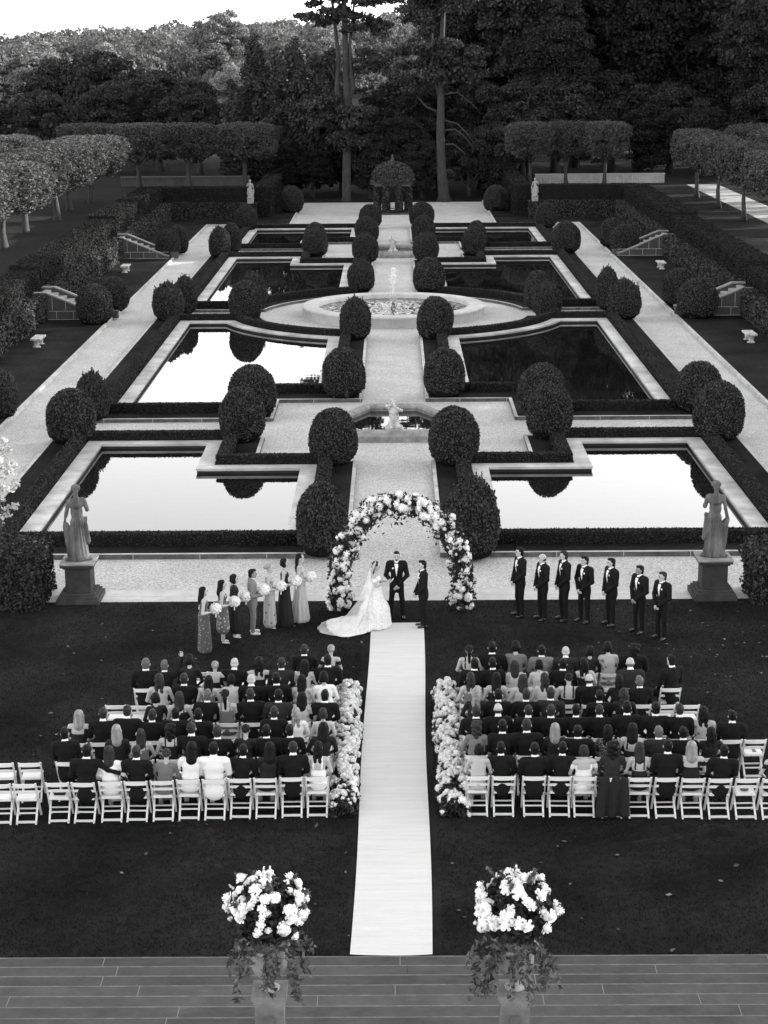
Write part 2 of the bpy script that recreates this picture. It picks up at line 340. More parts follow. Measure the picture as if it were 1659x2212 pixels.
struct('back_bank', new_mesh('bank', [(-11.2, 169, -.11), (11.2, 169, -.11), (11.2, 215, 1.3), (-11.2, 215, 1.3)], [(0, 1, 2, 3)], GROUND))
# front terrace steps
for k in range(14):
    y1 = 25.86 - .53 * k; z = .13 * (k + 1) - .09; mb = MB(); mb.box(-14, 14, y1 - .56, y1 - .012, z - .2, z - .03); mb.box(-14, 14, y1 - .5295, y1 + .012, z - .03, z)
    lab_ = 'grey stone step running the full width, %s up from the lawn edge' % ['first', 'second', 'third', 'fourth', 'fifth', 'sixth', 'seventh', 'eighth', 'ninth', 'tenth', 'eleventh', 'twelfth', 'thirteenth', 'fourteenth'][k]
    x = -13 + rnd.uniform(0, 2)
    while x < 13: mb.box(x, x + .014, y1 - .52, y1, z + .0005, z + .003, 1 + int(rnd.random() < .25)); x += rnd.uniform(2.2, 5.0)
    mb.box(-14, 14, y1 - .53, y1 - .50, z + .0003, z + .002, 2); mb.box(-14, 14, y1 - .02, y1 + .0125, z + .0003, z + .0016, 3)
    o = mb.build('terrace_step', [STEP, mat('step mortar', .17, .9), mat('dark mortar', .035), mat('worn step edge', .12, .8, var=.4, scale=5)]); o['category'] = 'step'; o['label'] = lab_; bv = o.modifiers.new('bevel', 'BEVEL'); bv.width = .006; bv.segments = 1
# ------------------------------------------------------------------ grass blades, fallen leaves
n = 150000
yy = 25.9 + 18.9 * rng.random(n) ** 1.0; xx = rng.uniform(-1, 1, n) * (yy * .235 + .6)
k = ~((np.abs(xx + .03) < .76) & (yy < 42.95)); xx, yy = xx[k], yy[k]; n = len(xx)
h = rng.uniform(.02, .045, n); a = rng.uniform(0, 6.28, n); wd = .009
dx, dy = np.cos(a) * wd, np.sin(a) * wd; tx, ty = rng.normal(size=n) * .018, rng.normal(size=n) * .018
V = np.stack([np.c_[xx - dx, yy - dy, 0 * xx], np.c_[xx + dx, yy + dy, 0 * xx], np.c_[xx + tx, yy + ty, h]], 1).reshape(-1, 3)
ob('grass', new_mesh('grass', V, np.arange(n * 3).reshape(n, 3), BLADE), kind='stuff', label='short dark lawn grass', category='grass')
n = 130; yy = rng.uniform(26, 44, n); xx = rng.uniform(-1, 1, n) * yy * .22; k = np.abs(xx) > .75
C = np.c_[xx, yy, .03 + 0 * xx][k]; C = np.vstack([C, np.c_[rng.uniform(5, 10, 60), rng.uniform(37, 44, 60), np.full(60, .03)]])
LV, LF = cards(C, .06, np.tile([[0, 0, 1.]], (len(C), 1)), .75)
ob('fallen_leaves', new_mesh('leaves', LV, LF, mat('dry fallen leaf', .10, .8, island=.6)), kind='stuff', label='dry leaves scattered on the lawn', category='leaves')
# ------------------------------------------------------------------ yew balls
def ball_mesh(seed, ragged):
    mb = MB(); nU, nV = 40, 26; V = []; 
    for j in range(nV + 1):
        ph = PI * j / nV
        for i in range(nU):
            th = 2 * PI * i / nU; V.append((math.sin(ph) * math.cos(th), math.sin(ph) * math.sin(th), math.cos(ph)))
    V = np.array(V); z = V[:, 2]
    rad = 1 + .10 * (1 - z ** 2) * z ** 2 * 1.2; P = V.copy(); P[:, 0] *= rad; P[:, 1] *= rad
    k = 1 + .055 * nz(V, 1.9, seed) + .02 * nz(V, 5, seed + 1) + (.07 * nz(V, 3.4, seed + 2) * (z > -.2) if ragged else 0)
    P *= k[:, None]; P[:, 2] = np.maximum(P[:, 2], -.80); P[:, 2] = (P[:, 2] + .8) / .9
    Fc = [(j * nU + i, (j + 1) * nU + i, (j + 1) * nU + (i + 1) % nU, j * nU + (i + 1) % nU) for j in range(nV) for i in range(nU)]
    ex = None
    if ragged:
        E = []
        for q in range(150):
            th = rng.uniform(0, 6.28); ph = abs(rng.normal()) * .75; d = np.array([math.sin(ph) * math.cos(th), math.sin(ph) * math.sin(th), math.cos(ph)])
            L = rng.uniform(.05, .30 if q % 6 == 0 else .15)
            for s in np.linspace(0, 1, 14): E.append(d * .97 + np.array([0, 0, 1]) + (d * .4 + np.array([0, 0, .7])) * L * s + rng.normal(size=3) * .014)
        ex = np.array(E)
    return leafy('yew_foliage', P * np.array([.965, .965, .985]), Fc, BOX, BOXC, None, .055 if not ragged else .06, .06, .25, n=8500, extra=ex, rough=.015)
BALLS = [ball_mesh(q, False) for q in (3, 8, 15, 40, 51, 63)]; RAGS = [ball_mesh(q, True) for q in (21, 30, 77)]
LBL = ['beside the path right behind the flower arch', 'beside the near side of the front basin', 'at the inner corner of the nearest pool notch', 'just behind the ball at the pool notch', 'by the path, between basin and fountain',
       'at the outer far corner of the nearest pool', 'behind the big outer corner ball', 'in front of the round fountain, by the path', 'beside the gravel circle, front of pair', 'beside the gravel circle, half hidden',
       'second pool outer far corner, by the walk', 'behind the outer corner ball, near the third pool', 'nearer stairs foot, front of pair', 'nearer stairs foot, rear of pair', 'just behind the round fountain, by the path',
       'nearest ball beside the far small basin', 'far pool notch, front of pair', 'far pool notch, rear of pair', 'middle of the far row by the path', 'last by the path before the arbour',
       'farthest pool outer corner, front of pair', 'farthest pool outer corner, rear of pair', 'outermost at the far end of the garden', 'farther stairs foot, front of pair', 'farther stairs foot, rear of pair', 'on the lawn beside the far gravel court', 'on the outer lawn, cut by photo edge']
BL = [(695,1040,1195,112,0),(720,880,1000,108,0),(522,837,952,104,0),(545,787,898,106,0),(742,750,857,95,0),(153,838,955,108,0),(200,805,905,75,1),(767,645,732,70,1),(530,606,690,76,0),(548,590,668,58,1),(363,612,690,70,1),(400,598,675,52,1),(204,613,698,82,0),(246,597,670,68,0),(780,562,628,60,1),(789,503,565,58,0),(680,492,552,58,0),(681,480,540,50,0),(792,467,520,54,0),(800,440,490,50,0),(474,492,555,48,1),(500,482,545,44,0),(532,442,497,50,0),(363,496,554,56,0),(385,486,546,46,0),(631,402,458,52,0),(3,795,900,72,0)]
BR = [(1020,1035,1200,122,1),(980,875,1000,112,0),(1187,827,945,104,0),(1170,784,895,106,0),(960,750,855,92,0),(1553,822,948,112,0),(1510,778,888,100,0),(940,640,730,80,0),(1182,612,682,66,1),(1163,585,665,64,0),(1348,605,687,75,1),(1312,580,665,52,1),(1507,600,685,90,0),(1468,577,660,78,0),(927,556,630,72,0),(920,501,563,58,0),(1023,490,550,52,0),(1029,476,535,46,0),(915,465,520,52,0),(911,436,488,55,0),(1222,478,545,65,0),None,(1180,436,490,50,0),(1349,483,547,65,0),(1322,470,532,55,0),(1071,400,454,54,0)]
for sd_, lst in (('left', BL), ('right', BR)):
    for i, t in enumerate(lst):
        if not t: continue
        cx, top, bot, wd, rg = t; a = .9
        for _ in range(6):
            X, Y = inv(cx, (top + bot) / 2, a); dep = math.cos(PITCH) * Y + math.sin(PITCH) * (CAMH - a); s = F / dep; b = wd / 2 / s; d = math.atan((CAMH - a) / Y)
            a = math.sqrt(max(.2, ((bot - top) / 2 / s) ** 2 - (b * math.sin(d)) ** 2)) / math.cos(d)
        me = rnd.choice(RAGS if rg else BALLS)
        ob('yew_bush', me, loc=(X, Y, -.03), rz=rnd.uniform(0, 6.28), sc=(b * .97, b * .97, a), category='shrub', group='clipped yew balls',
           label=('shaggy untrimmed ' if rg else 'round clipped ') + 'yew on the %s, %s' % (sd_, LBL[i]))
# ------------------------------------------------------------------ tall hedges, ivy walls, stairs, benches
def gbox(x0, x1, y0, y1, z0, z1, st=.8):
    """box whose faces are split so it can be roughened"""
    V = []; Fc = []
    def face(o, a, b):
        o, a, b = map(np.array, (o, a, b)); na = max(1, int(np.linalg.norm(a) / st)); nb = max(1, int(np.linalg.norm(b) / st)); base = len(V)
        for i in range(na + 1):
            for j in range(nb + 1): V.append(o + a * i / na + b * j / nb)
        for i in range(na):
            for j in range(nb): q = base + i * (nb + 1) + j; Fc.append((q, q + nb + 1, q + nb + 2, q + 1))
    X, Y, Z = x1 - x0, y1 - y0, z1 - z0
    face((x0, y0, z0), (X, 0, 0), (0, 0, Z)); face((x1, y0, z0), (0, Y, 0), (0, 0, Z)); face((x1, y1, z0), (-X, 0, 0), (0, 0, Z)); face((x0, y1, z0), (0, -Y, 0), (0, 0, Z)); face((x0, y0, z1), (X, 0, 0), (0, Y, 0))
    V = np.array(V, float); c = np.array([(x0 + x1) / 2, (y0 + y1) / 2, z0]); dd = nz(V, 1.1, 4)[:, None] * .05 + nz(V, 3, 9)[:, None] * .03
    V = V + np.sign(V - c) * dd * np.array([1, 1, .7]) * (V[:, 2:3] > z0 + .05)
    return V, Fc
def hedge(x0, x1, y0, y1, z0, z1, label, leaf=THEDGE, dens=210, size=.07, name='tall_hedge', out=.05, bias=.4, rough=.02):
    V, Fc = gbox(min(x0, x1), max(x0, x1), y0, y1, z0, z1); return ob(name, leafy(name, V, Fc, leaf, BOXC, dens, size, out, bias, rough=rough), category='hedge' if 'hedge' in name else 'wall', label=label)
for sx, s in ((-1, 'left'), (1, 'right')):
    hedge(19.05 * sx, 20.6 * sx, 56, 97.2, 1.25, 2.30, 'tall clipped hedge above the %s ivy wall, nearest stretch before the first stairs' % s)
    hedge(19.05 * sx, 20.75 * sx, 97.6, 124.5, 1.25, 2.5, 'tall clipped hedge above the %s ivy wall, middle stretch between the stairs' % s)
    hedge(19.05 * sx, 20.9 * sx, 125, 150.6, 1.25, 2.68, 'tall clipped hedge above the %s ivy wall, farthest stretch' % s)
    hedge(20.9 * sx, 11.6 * sx, 151.0, 152.6, 1.25, 2.6, 'tall clipped hedge crossing behind the far end of the %s lawn' % s)
    hedge(11.55 * sx, 10.2 * sx, 152.7, 168, .0, 2.5, 'dark hedge running back beside the far gravel court on the %s' % s, size=.09, dens=140)
    for (a, b, w1) in ((56, 95.0, 'nearest'), (97.8, 122.9, 'middle'), (125.7, 150.6, 'farthest')):
        hedge(18.35 * sx, 19.0 * sx, a, b, -.02, 1.36, 'ivy covered retaining wall on the %s, %s stretch' % (s, w1), IVY, 190, .09, 'ivy_wall', .08, .5, .04)
    hedge(18.3 * sx, 11.3 * sx, 150.65, 150.98, -.02, 1.36, 'ivy covered retaining wall closing the far end of the %s lawn' % s, IVY, 190, .09, 'ivy_wall', .08, .5, .04)
    # stairs
    for y0, w1 in ((95.3, 'nearer'), (123.2, 'farther')):
        st = thing('garden_stairs', 'stone stairs with sloped parapets descending from the %s terrace, %s flight' % (s, w1), 'stairs', (0, 0, 0))
        n = 8
        mb = MB()
        for k in range(n): x0 = 18.9 - k * .42; zt = 1.3 - .16 * (k + 1) + .16; mb.box(min(x0 * sx, (x0 - .42) * sx), max(x0 * sx, (x0 - .42) * sx), y0, y0 + 2.1, -.02, zt - .01)
        mb.build('tread', mat('stair tread stone', .26, .85, var=.3, scale=3), st)
        for yy0, yy1 in ((y0 - .34, y0 - .002), (y0 + 2.102, y0 + 2.44)):
            m2 = MB(); xs = [19.0, 18.3, 15.5, 15.2]; zs = [1.36, 1.36, .20, .12]
            V = [(x * sx, yy0, -.02) for x in xs] + [(x * sx, yy0, z) for x, z in zip(xs, zs)]; V += [(x, yy1, z) for x, _, z in V]
            Fc = []
            for i in range(3): Fc += [(i, i + 1, 5 + i, 4 + i), (8 + i, 12 + i, 13 + i, 9 + i), (4 + i, 5 + i, 13 + i, 12 + i)]
            Fc += [(3, 11, 15, 7), (0, 4, 12, 8)]
            m2.add(V, Fc); pw = None
            cp = MB()
            for i in range(3): cp.bar((xs[i] * sx, (yy0 + yy1) / 2, zs[i] + .035), (xs[i + 1] * sx, (yy0 + yy1) / 2, zs[i + 1] + .035), .42, .07)
            mat('pale capstone', .2, .8, var=.25, scale=2)
            if yy0 < y0:
                jm = m2; jm.box(min(15.2 * sx, 18.4 * sx), max(15.2 * sx, 18.4 * sx), yy0 - .004, yy0 - .001, .0, .02, 1)
                jm.box(min(15.2 * sx, 18.2 * sx), max(15.2 * sx, 18.2 * sx), yy0 - .004, yy0 - .001, .44, .46, 1)
                for q, z0, z1 in ((16.0, 0, .44), (16.9, 0, .44), (17.8, 0, .44), (17.3, .46, .95), (18.0, .46, 1.2), (16.5, .46, .7)): jm.box(min(q * sx, (q + .02) * sx), max(q * sx, (q + .02) * sx), yy0 - .004, yy0 - .001, z0, z1, 1)
            pw = m2.build('parapet', [WALLST, JOINT], st)
            cp.build('capstone', MATS['pale capstone'], pw)
        MB().box(min(14.95 * sx, 15.15 * sx), max(14.95 * sx, 15.15 * sx) + .3, y0 + .1, y0 + .55, -.02, .38).build('stone_block', WALLST, st)
    for X, Y, w1 in ((17.15 * sx, 86.4, 'nearer'), (17.1 * sx, 115.6, 'farther')):
        bt = thing('stone_bench', 'small pale stone bench on the %s outer lawn, the %s one' % (s, w1), 'bench', (X, Y, 0), rz=0, group='stone benches', sc=.9)
        MB().box(-.28, .28, -.75, .75, .40, .49).build('bench_seat', WHITEST, bt)
        for q in (-.52, .52):
            lg = MB(); lg.lathe([(.0, 0), (.2, 0), (.2, .06), (.11, .1), (.15, .22), (.12, .3), (.21, .36), (.21, .4), (0, .4)], 12, (0, 0))
            o = lg.build('leg', WHITEST, bt, loc=(0, q, 0)); o.scale = (1.1, .5, 1)
# low stone walls behind the terraces
for sx, s in ((-1, 'left'), (1, 'right')):
    x0, x1 = (13.3 * sx, 25.3 * sx); wm = MB().box(min(x0, x1), max(x0, x1), 170.5, 170.9, 1.2, 2.1); wl = {}; wl['category'] = 'wall'; wl['label'] = 'low coursed stone wall at the far edge of the %s upper terrace' % s
    q = min(x0, x1) + .5
    while q < max(x0, x1) - .3: wm.box(q, q + .05, 170.492, 170.497, 1.3, 2.1, 1); q += rnd.uniform(.5, 1.7)
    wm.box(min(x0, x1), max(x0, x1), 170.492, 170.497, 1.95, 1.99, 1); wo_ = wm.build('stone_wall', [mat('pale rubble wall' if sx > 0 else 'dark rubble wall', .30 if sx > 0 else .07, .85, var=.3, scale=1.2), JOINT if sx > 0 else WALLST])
    for k_ in wl: wo_[k_] = wl[k_]
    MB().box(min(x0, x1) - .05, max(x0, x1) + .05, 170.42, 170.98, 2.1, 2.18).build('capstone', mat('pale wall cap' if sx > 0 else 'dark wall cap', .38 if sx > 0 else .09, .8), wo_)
# big boxy hedges beside the statues
hedge(-9.15, -14.5, 44.1, 46.1, -.02, 1.5, 'large square dark hedge beside the left statue', HEDGE, 900, .06, 'square_hedge', .07, .3, .08)
V, Fc = gbox(9.3, 14.5, 44.3, 46.0, -.02, 1.15)
ex = []
for q in range(420):
    p = np.array([rng.uniform(9.15, 14.3), rng.uniform(44.3, 46), 1.05]); d = np.array([rng.normal() * .25, rng.normal() * .25, 1.0]); L = rng.uniform(.1, .5)
    for s in np.linspace(0, 1, 16): ex.append(p + d * L * s + rng.normal(size=3) * .025)
ob('shaggy_shrub', leafy('shaggy', V, Fc, BOX, BOXC, 800, .06, .14, .2, extra=np.array(ex), rough=.12), category='shrub', label='loose shaggy dark shrub beside the right statue')
# pale leafed young tree at the left edge
# ------------------------------------------------------------------ trees
def tree_meshes(blobs, M, cr, per, size, leaf, seed, trunk=None, flat=.65, limbs=7, bark=BARK, core=.0):
    r = np.random.default_rng(seed); B = np.array([b[:6] for b in blobs], float); wts = (B[:, 3] * B[:, 4] * B[:, 5]) ** .67; wts /= wts.sum(); CL = []
    for i in range(M):
        b = B[r.choice(len(B), p=wts)]; d = r.normal(size=3); d /= np.linalg.norm(d); q = r.uniform(.55, 1.0) ** .5
        CL.append((b[:3] + b[3:6] * d * q, cr * r.uniform(.6, 1.35)))
    P = []; N = []
    for c, rr in CL:
        n = max(6, int(per * (rr / cr) ** 2)); d = r.normal(size=(n, 3)); d /= np.linalg.norm(d, axis=1)[:, None]; d[:, 2] = np.where(d[:, 2] < -.3, -d[:, 2], d[:, 2])
        q = r.uniform(.5, 1.08, n)[:, None]; P.append(c + d * q * rr * np.array([1, 1, flat])); N.append(d)
    P = np.vstack(P); N = np.vstack(N); V, Fc = cards(P, size, N, .4, 1.5, r)
    crown = new_mesh('crown', V, Fc, leaf)
    tm = None
    if trunk:
        h, rad = trunk; mb = MB(); pts = []; x = y = 0
        for k in range(7): pts.append((x, y, h * k / 6)); x += r.normal() * .008 * h; y += r.normal() * .008 * h
        mb.tube(pts, [rad * (1.5 if k == 0 else 1 - .11 * k) for k in range(7)], 9)
        idx = r.permutation(len(CL))[:limbs]
        for i in idx:
            c = CL[i][0]; z0 = min(max(c[2] - h * .25, h * .25), h * .92); k = int(z0 / h * 6); p0 = Vector(pts[min(k, 6)]); cc = Vector(c)
            mid = (p0 + cc) / 2 + Vector((r.normal() * .3, r.normal() * .3, .25)); mb.tube([p0, mid, cc], [rad * .42, rad * .27, rad * .08], 6)
        tm = mb.mesh('trunk', bark)
    return crown, tm
def place_tree(ms, loc, label, cat='tree', name='tree', sc=1.0, rz=None, group=None):
    t = thing(name, label, cat, loc, rnd.uniform(0, 6.28) if rz is None else rz, group, sc)
    ob('crown', ms[0], t)
    if ms[1]: ob('trunk', ms[1], t)
    return t
def wide(h, w, base, seed, leaf, M=110, cr=1.25, per=150, size=.3, **k):
    r = random.Random(seed); bl = []
    for i in range(9):
        a = r.uniform(0, 6.28); q = r.uniform(.1, .55) * w / 2; z = r.uniform(base + .2 * (h - base), h * .86); rr = w / 2 * r.uniform(.4, .62) * (1 - .45 * max(0, (z - .6 * h) / (.4 * h)))
        bl.append((math.cos(a) * q, math.sin(a) * q, z, rr, rr, rr * .75))
    bl.append((0, 0, h * .6, w * .36, w * .36, h * .3))
    return tree_meshes(bl, M, cr, per, size, leaf, seed, trunk=(h * .85, w * .035), **k)
TALL = [wide(26, 13, 2.5, s, T_DARK, 330, 1.35, 130, .27, limbs=14) for s in (1, 2, 3)]
MIDT = [wide(10, 9, 1.0, s, T_MID, 190, .85, 150, .19) for s in (4, 5)]
MIDD = [wide(11, 10, .6, s, T_DARK, 200, .95, 150, .21) for s in (6, 7)]
LITT = [wide(12, 11, 2, s, T_LIT, 210, .9, 150, .2) for s in (8, 9)]
FART = [wide(10, 11, 2, s, T_FAR, 120, 1.15, 110, .3, limbs=4) for s in (10, 12)]
def column(h, w, seed, leaf=T_CON):
    r = random.Random(seed); bl = [(r.uniform(-.2, .2), r.uniform(-.2, .2), h * (.08 + .84 * i / 11), w / 2 * (1 - (i / 11) ** 2.2 * .8) * r.uniform(.8, 1.1), w / 2 * (1 - (i / 11) ** 2.2 * .8), h * .085) for i in range(12)]
    return tree_meshes(bl, 110, .55, 130, .2, leaf, seed, trunk=(h * .6, .16), flat=1.7, limbs=2, bark=BARKD)
CYP = [column(13, 3.4, 20), column(13, 3.0, 21)]
def spruce(h, w, seed):
    bl = [(0, 0, h * (.06 + .9 * i / 13), w / 2 * (1 - i / 13.5), w / 2 * (1 - i / 13.5), h * .03) for i in range(14)]
    return tree_meshes(bl, 120, .55, 80, .2, T_MID, seed, trunk=(h * .95, .18), flat=.5, limbs=0, bark=BARKD)
SPR = spruce(12, 6, 25)
def pollard(seed, w=5.2, d=4.4):
    r = np.random.default_rng(seed); n = 42000; p = r.uniform(-1, 1, (n, 3)); m = (np.abs(p) ** 4).sum(1) ** (1 / 4); q = p / m[:, None] * (1 - .55 * r.random(n) ** 1.6)[:, None]
    q[:, :2] *= (1 + .12 * nz(q, 2.1, seed))[:, None]; q[:, 2] += .28 * nz(q, 3.2, seed + 1) * (q[:, 2] < 0) + .09 * nz(q, 6, seed); gap = nz(q * np.array([w, d, 3]), .75, seed + 5)
    keep = (gap > -.3) & ~((q[:, 2] < -.1) & (gap < .15)) | (r.random(n) < .15); q = q[keep]; C = q * np.array([w / 2, d / 2, 1.45]) + np.array([0, 0, 4.25]); N = q / np.linalg.norm(q, axis=1)[:, None]
    V, Fc = cards(C, .105, N, .2, 1.6, r); _, tm = tree_meshes([(0, 0, 4, w * .42, d * .42, .9)], 40, .3, 8, .1, T_POL, seed, trunk=(4.2, .22), limbs=14)
    return new_mesh('crown', V, Fc, T_POL), tm
POL = [pollard(31), pollard(32), pollard(33)]
# pollarded plane trees: rows at the back and along both side terraces
rows = [(-23.0, 166.5), (-18.4, 166.0), (-13.3, 166.2), (-27.6, 167)]
for i, (x, y) in enumerate(rows): place_tree(POL[i % 3], (x, y, 1.3), 'flat topped plane tree in the far left row, ' + ['second from its outer end', 'third from its outer end', 'nearest the cypresses', 'outermost of the row'][i], name='plane_tree', rz=rnd.choice([0, PI]) + rnd.uniform(-.04, .04), sc=(1.12, 1, 1.04), group='pollarded plane trees')
for i, (x, y) in enumerate([(12.4, 165.8), (15.8, 166.6), (19.2, 166.2)]): place_tree(POL[(i + 1) % 3], (x, y, 1.3), 'flat topped plane tree in the far right row, ' + ['nearest the statue', 'the middle one', 'its right end'][i], name='plane_tree', rz=rnd.choice([0, PI]), sc=(.86, .9, 1.02), group='pollarded plane trees')
for i, y in enumerate((153, 145.5, 137, 127.5, 118, 108.5)): place_tree(POL[i % 3], (-25.3 - (.5 if i % 2 else 0), y, .9), 'flat topped plane tree in the side row on the left terrace, ' + ['farthest of the row', 'second farthest', 'third farthest', 'beside the small stump', 'second nearest', 'nearest of the row'][i], name='plane_tree', rz=PI / 2 + rnd.uniform(-.1, .1), sc=(1.75, 1.35, 1.03), group='pollarded plane trees')
for i, y in enumerate((150, 139, 128)): place_tree(POL[(i + 2) % 3], (-31.5, y, 1.3), 'plane tree of the outer left row, ' + ['farthest', 'middle', 'nearest'][i], name='plane_tree', rz=PI / 2, sc=(1.2, 1.2, 1), group='pollarded plane trees')
for i, y in enumerate((154, 143.5, 133, 122)): place_tree(POL[i % 3], (25.6, y, 1.3), 'flat topped plane tree between the right hedge and the upper gravel path, ' + ['farthest', 'second farthest', 'second nearest', 'nearest'][i], name='plane_tree', rz=PI / 2, sc=(1.95, .85, .98), group='pollarded plane trees')
for i, y in enumerate((160, 150, 139)): place_tree(POL[(i + 1) % 3], (31.6, y, 1.3), 'flat topped plane tree beyond the upper gravel path, ' + ['farthest', 'middle', 'nearest'][i], name='plane_tree', rz=PI / 2, sc=(1.9, 1.05, 1), group='pollarded plane trees')
# cypresses left of centre
for i, (x, y, s) in enumerate([(-15.0, 176, .85), (-12.9, 177.5, 1.12), (-10.7, 176, 1.0), (-9.0, 177, 1.1), (-7.2, 176.5, .98), (-13.9, 182, .95), (-6.0, 179, 1.08)]):
    place_tree(CYP[i % 2], (x, y, .5), 'dark columnar cypress in the clump left of the pines, ' + ['leftmost, shortest', 'tallest, second from left', 'third from left', 'fourth from left', 'low one at the right', 'behind the tallest one', 'hard behind the left pine'][i], name='cypress', sc=s, group='cypress clump')
# the two tall pines
def pine(blobs, trunkpts, rads, forks, seed):
    cr, _ = tree_meshes(blobs, 130, .95, 170, .24, leafmat('pine needle', .035, .55, .15, 0), seed, flat=.55)
    mb = MB(); mb.tube(trunkpts, rads, 10)
    for f, rr in forks: mb.tube(f, rr, 6)
    return cr, mb.mesh('trunk', BARK)
pa = pine([(-.6, 0, 21.5, 3.6, 3, 1.6), (1.2, .5, 18.6, 3.0, 2.5, 1.2), (-1.8, 0, 17, 2.4, 2, 1.3), (-2.6, 0, 12.2, 1.4, 1.2, .8), (1.9, 0, 12.4, 1.2, 1, 1.0), (-1.9, -.3, 8.7, 1.7, 1.3, .8), (.6, -.4, 7.6, 2.0, 1.5, 1.1), (-2.4, 0, 7.2, 1.1, 1, .5), (.4, -.3, 5.3, 1.4, 1.1, .8), (2, 0, 15.5, 2, 1.6, 1), (.2, 0, 24.2, 2.6, 2.2, 1.2)],
    [(0, 0, -.2), (.05, 0, .4), (.1, 0, 4), (.2, 0, 9), (.1, 0, 14), (0, 0, 19), (0, 0, 24)], [.62, .42, .36, .33, .27, .2, .1],
    [([(.1, 0, 6.5), (-.7, 0, 10), (-.55, 0, 13), (-.9, 0, 17), (-1.6, 0, 21)], [.26, .24, .2, .15, .08]), ([(.1, 0, 7.5), (.75, 0, 10.5), (.5, 0, 14), (1.1, 0, 19)], [.22, .2, .16, .08]), ([(-.6, 0, 10.5), (-1.6, 0, 12.4), (-2.9, 0, 12.6)], [.1, .08, .04]), ([(.6, 0, 10.5), (1.4, 0, 12), (2.2, 0, 12.5)], [.1, .07, .03]), ([(0, 0, 7), (-1, 0, 7.7), (-2.1, -.3, 8.3)], [.12, .09, .04]), ([(.2, 0, 9.5), (1.0, 0, 8.3), (1.4, 0, 6.8)], [.08, .06, .02])], 41)
place_tree(pa, (-4.3, 168.6, -.1), 'tall forked pine with bare twisting limbs, left of the ivy arbour', name='pine_tree', rz=0)
pb = pine([(0, 0, 21.5, 4.2, 3, 1.8), (-1.8, 0, 17.5, 2.8, 2.2, 1.4), (2.2, 0, 18.3, 2.6, 2, 1.4), (-1.6, -.4, 13.6, 2.2, 1.8, 1.2), (1.6, -.3, 13.2, 2.2, 1.8, 1.2), (-3.0, 0, 12.6, 1.6, 1.3, .9), (-2.6, 0, 10.4, 1.3, 1, .6), (2.9, 0, 10.8, 1.3, 1, .6), (.2, -.5, 11.6, 1.8, 1.5, .9), (0, 0, 25, 3, 2.4, 1.2)],
    [(0, 0, -.2), (-.05, 0, .6), (-.25, 0, 3), (-.35, 0, 6), (-.3, 0, 9.5), (-.2, 0, 14), (0, 0, 20), (0, 0, 24)], [.85, .52, .42, .38, .32, .24, .16, .08],
    [([(-.3, 0, 9), (-1.0, 0, 11.5), (-1.1, 0, 15)], [.2, .16, .08]), ([(-.3, 0, 8), (-1.6, 0, 8.5), (-2.6, 0, 9.6)], [.13, .09, .04]), ([(-.3, 0, 7.4), (1.2, 0, 7.0), (2.2, 0, 6.0), (2.6, 0, 5.3)], [.1, .07, .05, .02]), ([(-.3, 0, 6.4), (1.0, 0, 6.5), (2.0, 0, 5.7), (2.7, 0, 4.8), (2.5, 0, 4.4)], [.11, .08, .06, .04, .02]), ([(-.3, 0, 5.1), (.8, 0, 5.2), (1.7, 0, 4.5), (2.0, 0, 4.0)], [.1, .08, .05, .02]), ([(-.3, 0, 9.6), (1.2, 0, 9.8), (2.6, 0, 8.7), (3.4, 0, 7.8)], [.1, .07, .04, .02])], 42)
place_tree(pb, (4.75, 168.4, -.1), 'tall straight pine with bare drooping lower limbs, right of the ivy arbour', name='pine_tree', rz=0)
# dark understorey behind the arbour and gravel court
for i, (x, y, s) in enumerate([(-7.5, 172.5, .45), (-2.0, 171.5, .6), (.8, 173.5, .75), (2.8, 171, .55), (7.2, 172, .62), (10.0, 173, .7), (-10.5, 174, .5), (-4.8, 176, .8), (4.6, 178, 1.0), (8.6, 179, 1.05), (12.5, 177, .9), (1.2, 181, 1.1), (16, 178, .9)]):
    place_tree(MIDD[i % 2], (x, y, -.1 if abs(x) < 11 else 1.3), 'dark evergreen shrub of the thicket behind the gravel court', cat='shrub', name='evergreen_shrub', sc=s, group='dark thicket behind the arbour')
# tall dark wood on the right
tw = [(7, 190, .82), (13.5, 186, .98), (19, 193, 1.0), (25, 187, 1.0), (31.5, 190, 1.05), (38, 185, 1.05), (45, 190, 1.1), (10, 204, 1.05), (22, 207, 1.1), (34, 205, 1.1), (47, 206, 1.1), (8, 212, .9), (56, 196, 1.1), (16, 181, .72), (36, 177, .82), (44, 172, .9)]
tw += [(x_, 222 + 6 * math.sin(x_), 1.05) for x_ in range(8, 72, 8)] + [(x_, 245, 1.1) for x_ in range(12, 80, 9)]
for i, (x, y, s) in enumerate(tw): place_tree(TALL[i % 3], (x, y, 1.2), 'tall dark forest tree in the wood beyond the right terrace', name='forest_tree', sc=s, group='tall dark wood on the right')
for i, (x, y, s) in enumerate([(20.5, 178, .62), (25.5, 179, .7), (30.5, 178.5, .66), (35, 180, .7), (40, 177, .75), (27.5, 183, .9), (33, 186, 1.0), (39, 188, 1.1), (22, 184, 1.0), (45, 182, .9), (50, 186, 1.1), (28, 196, 1.2), (41, 197, 1.2)]): place_tree(MIDD[i % 2], (x, y, 1.2), 'dark bushy tree at the foot of the tall wood on the right', name='leafy_tree', sc=s, group='undergrowth of the right wood')
for i, y in enumerate(range(28, 172, 7)): place_tree(TALL[i % 3], (47 + rnd.uniform(-3, 4), y, 1.2), 'tall dark forest tree in the wood beyond the right terrace', name='forest_tree', sc=rnd.uniform(.72, .86), group='tall dark wood on the right')
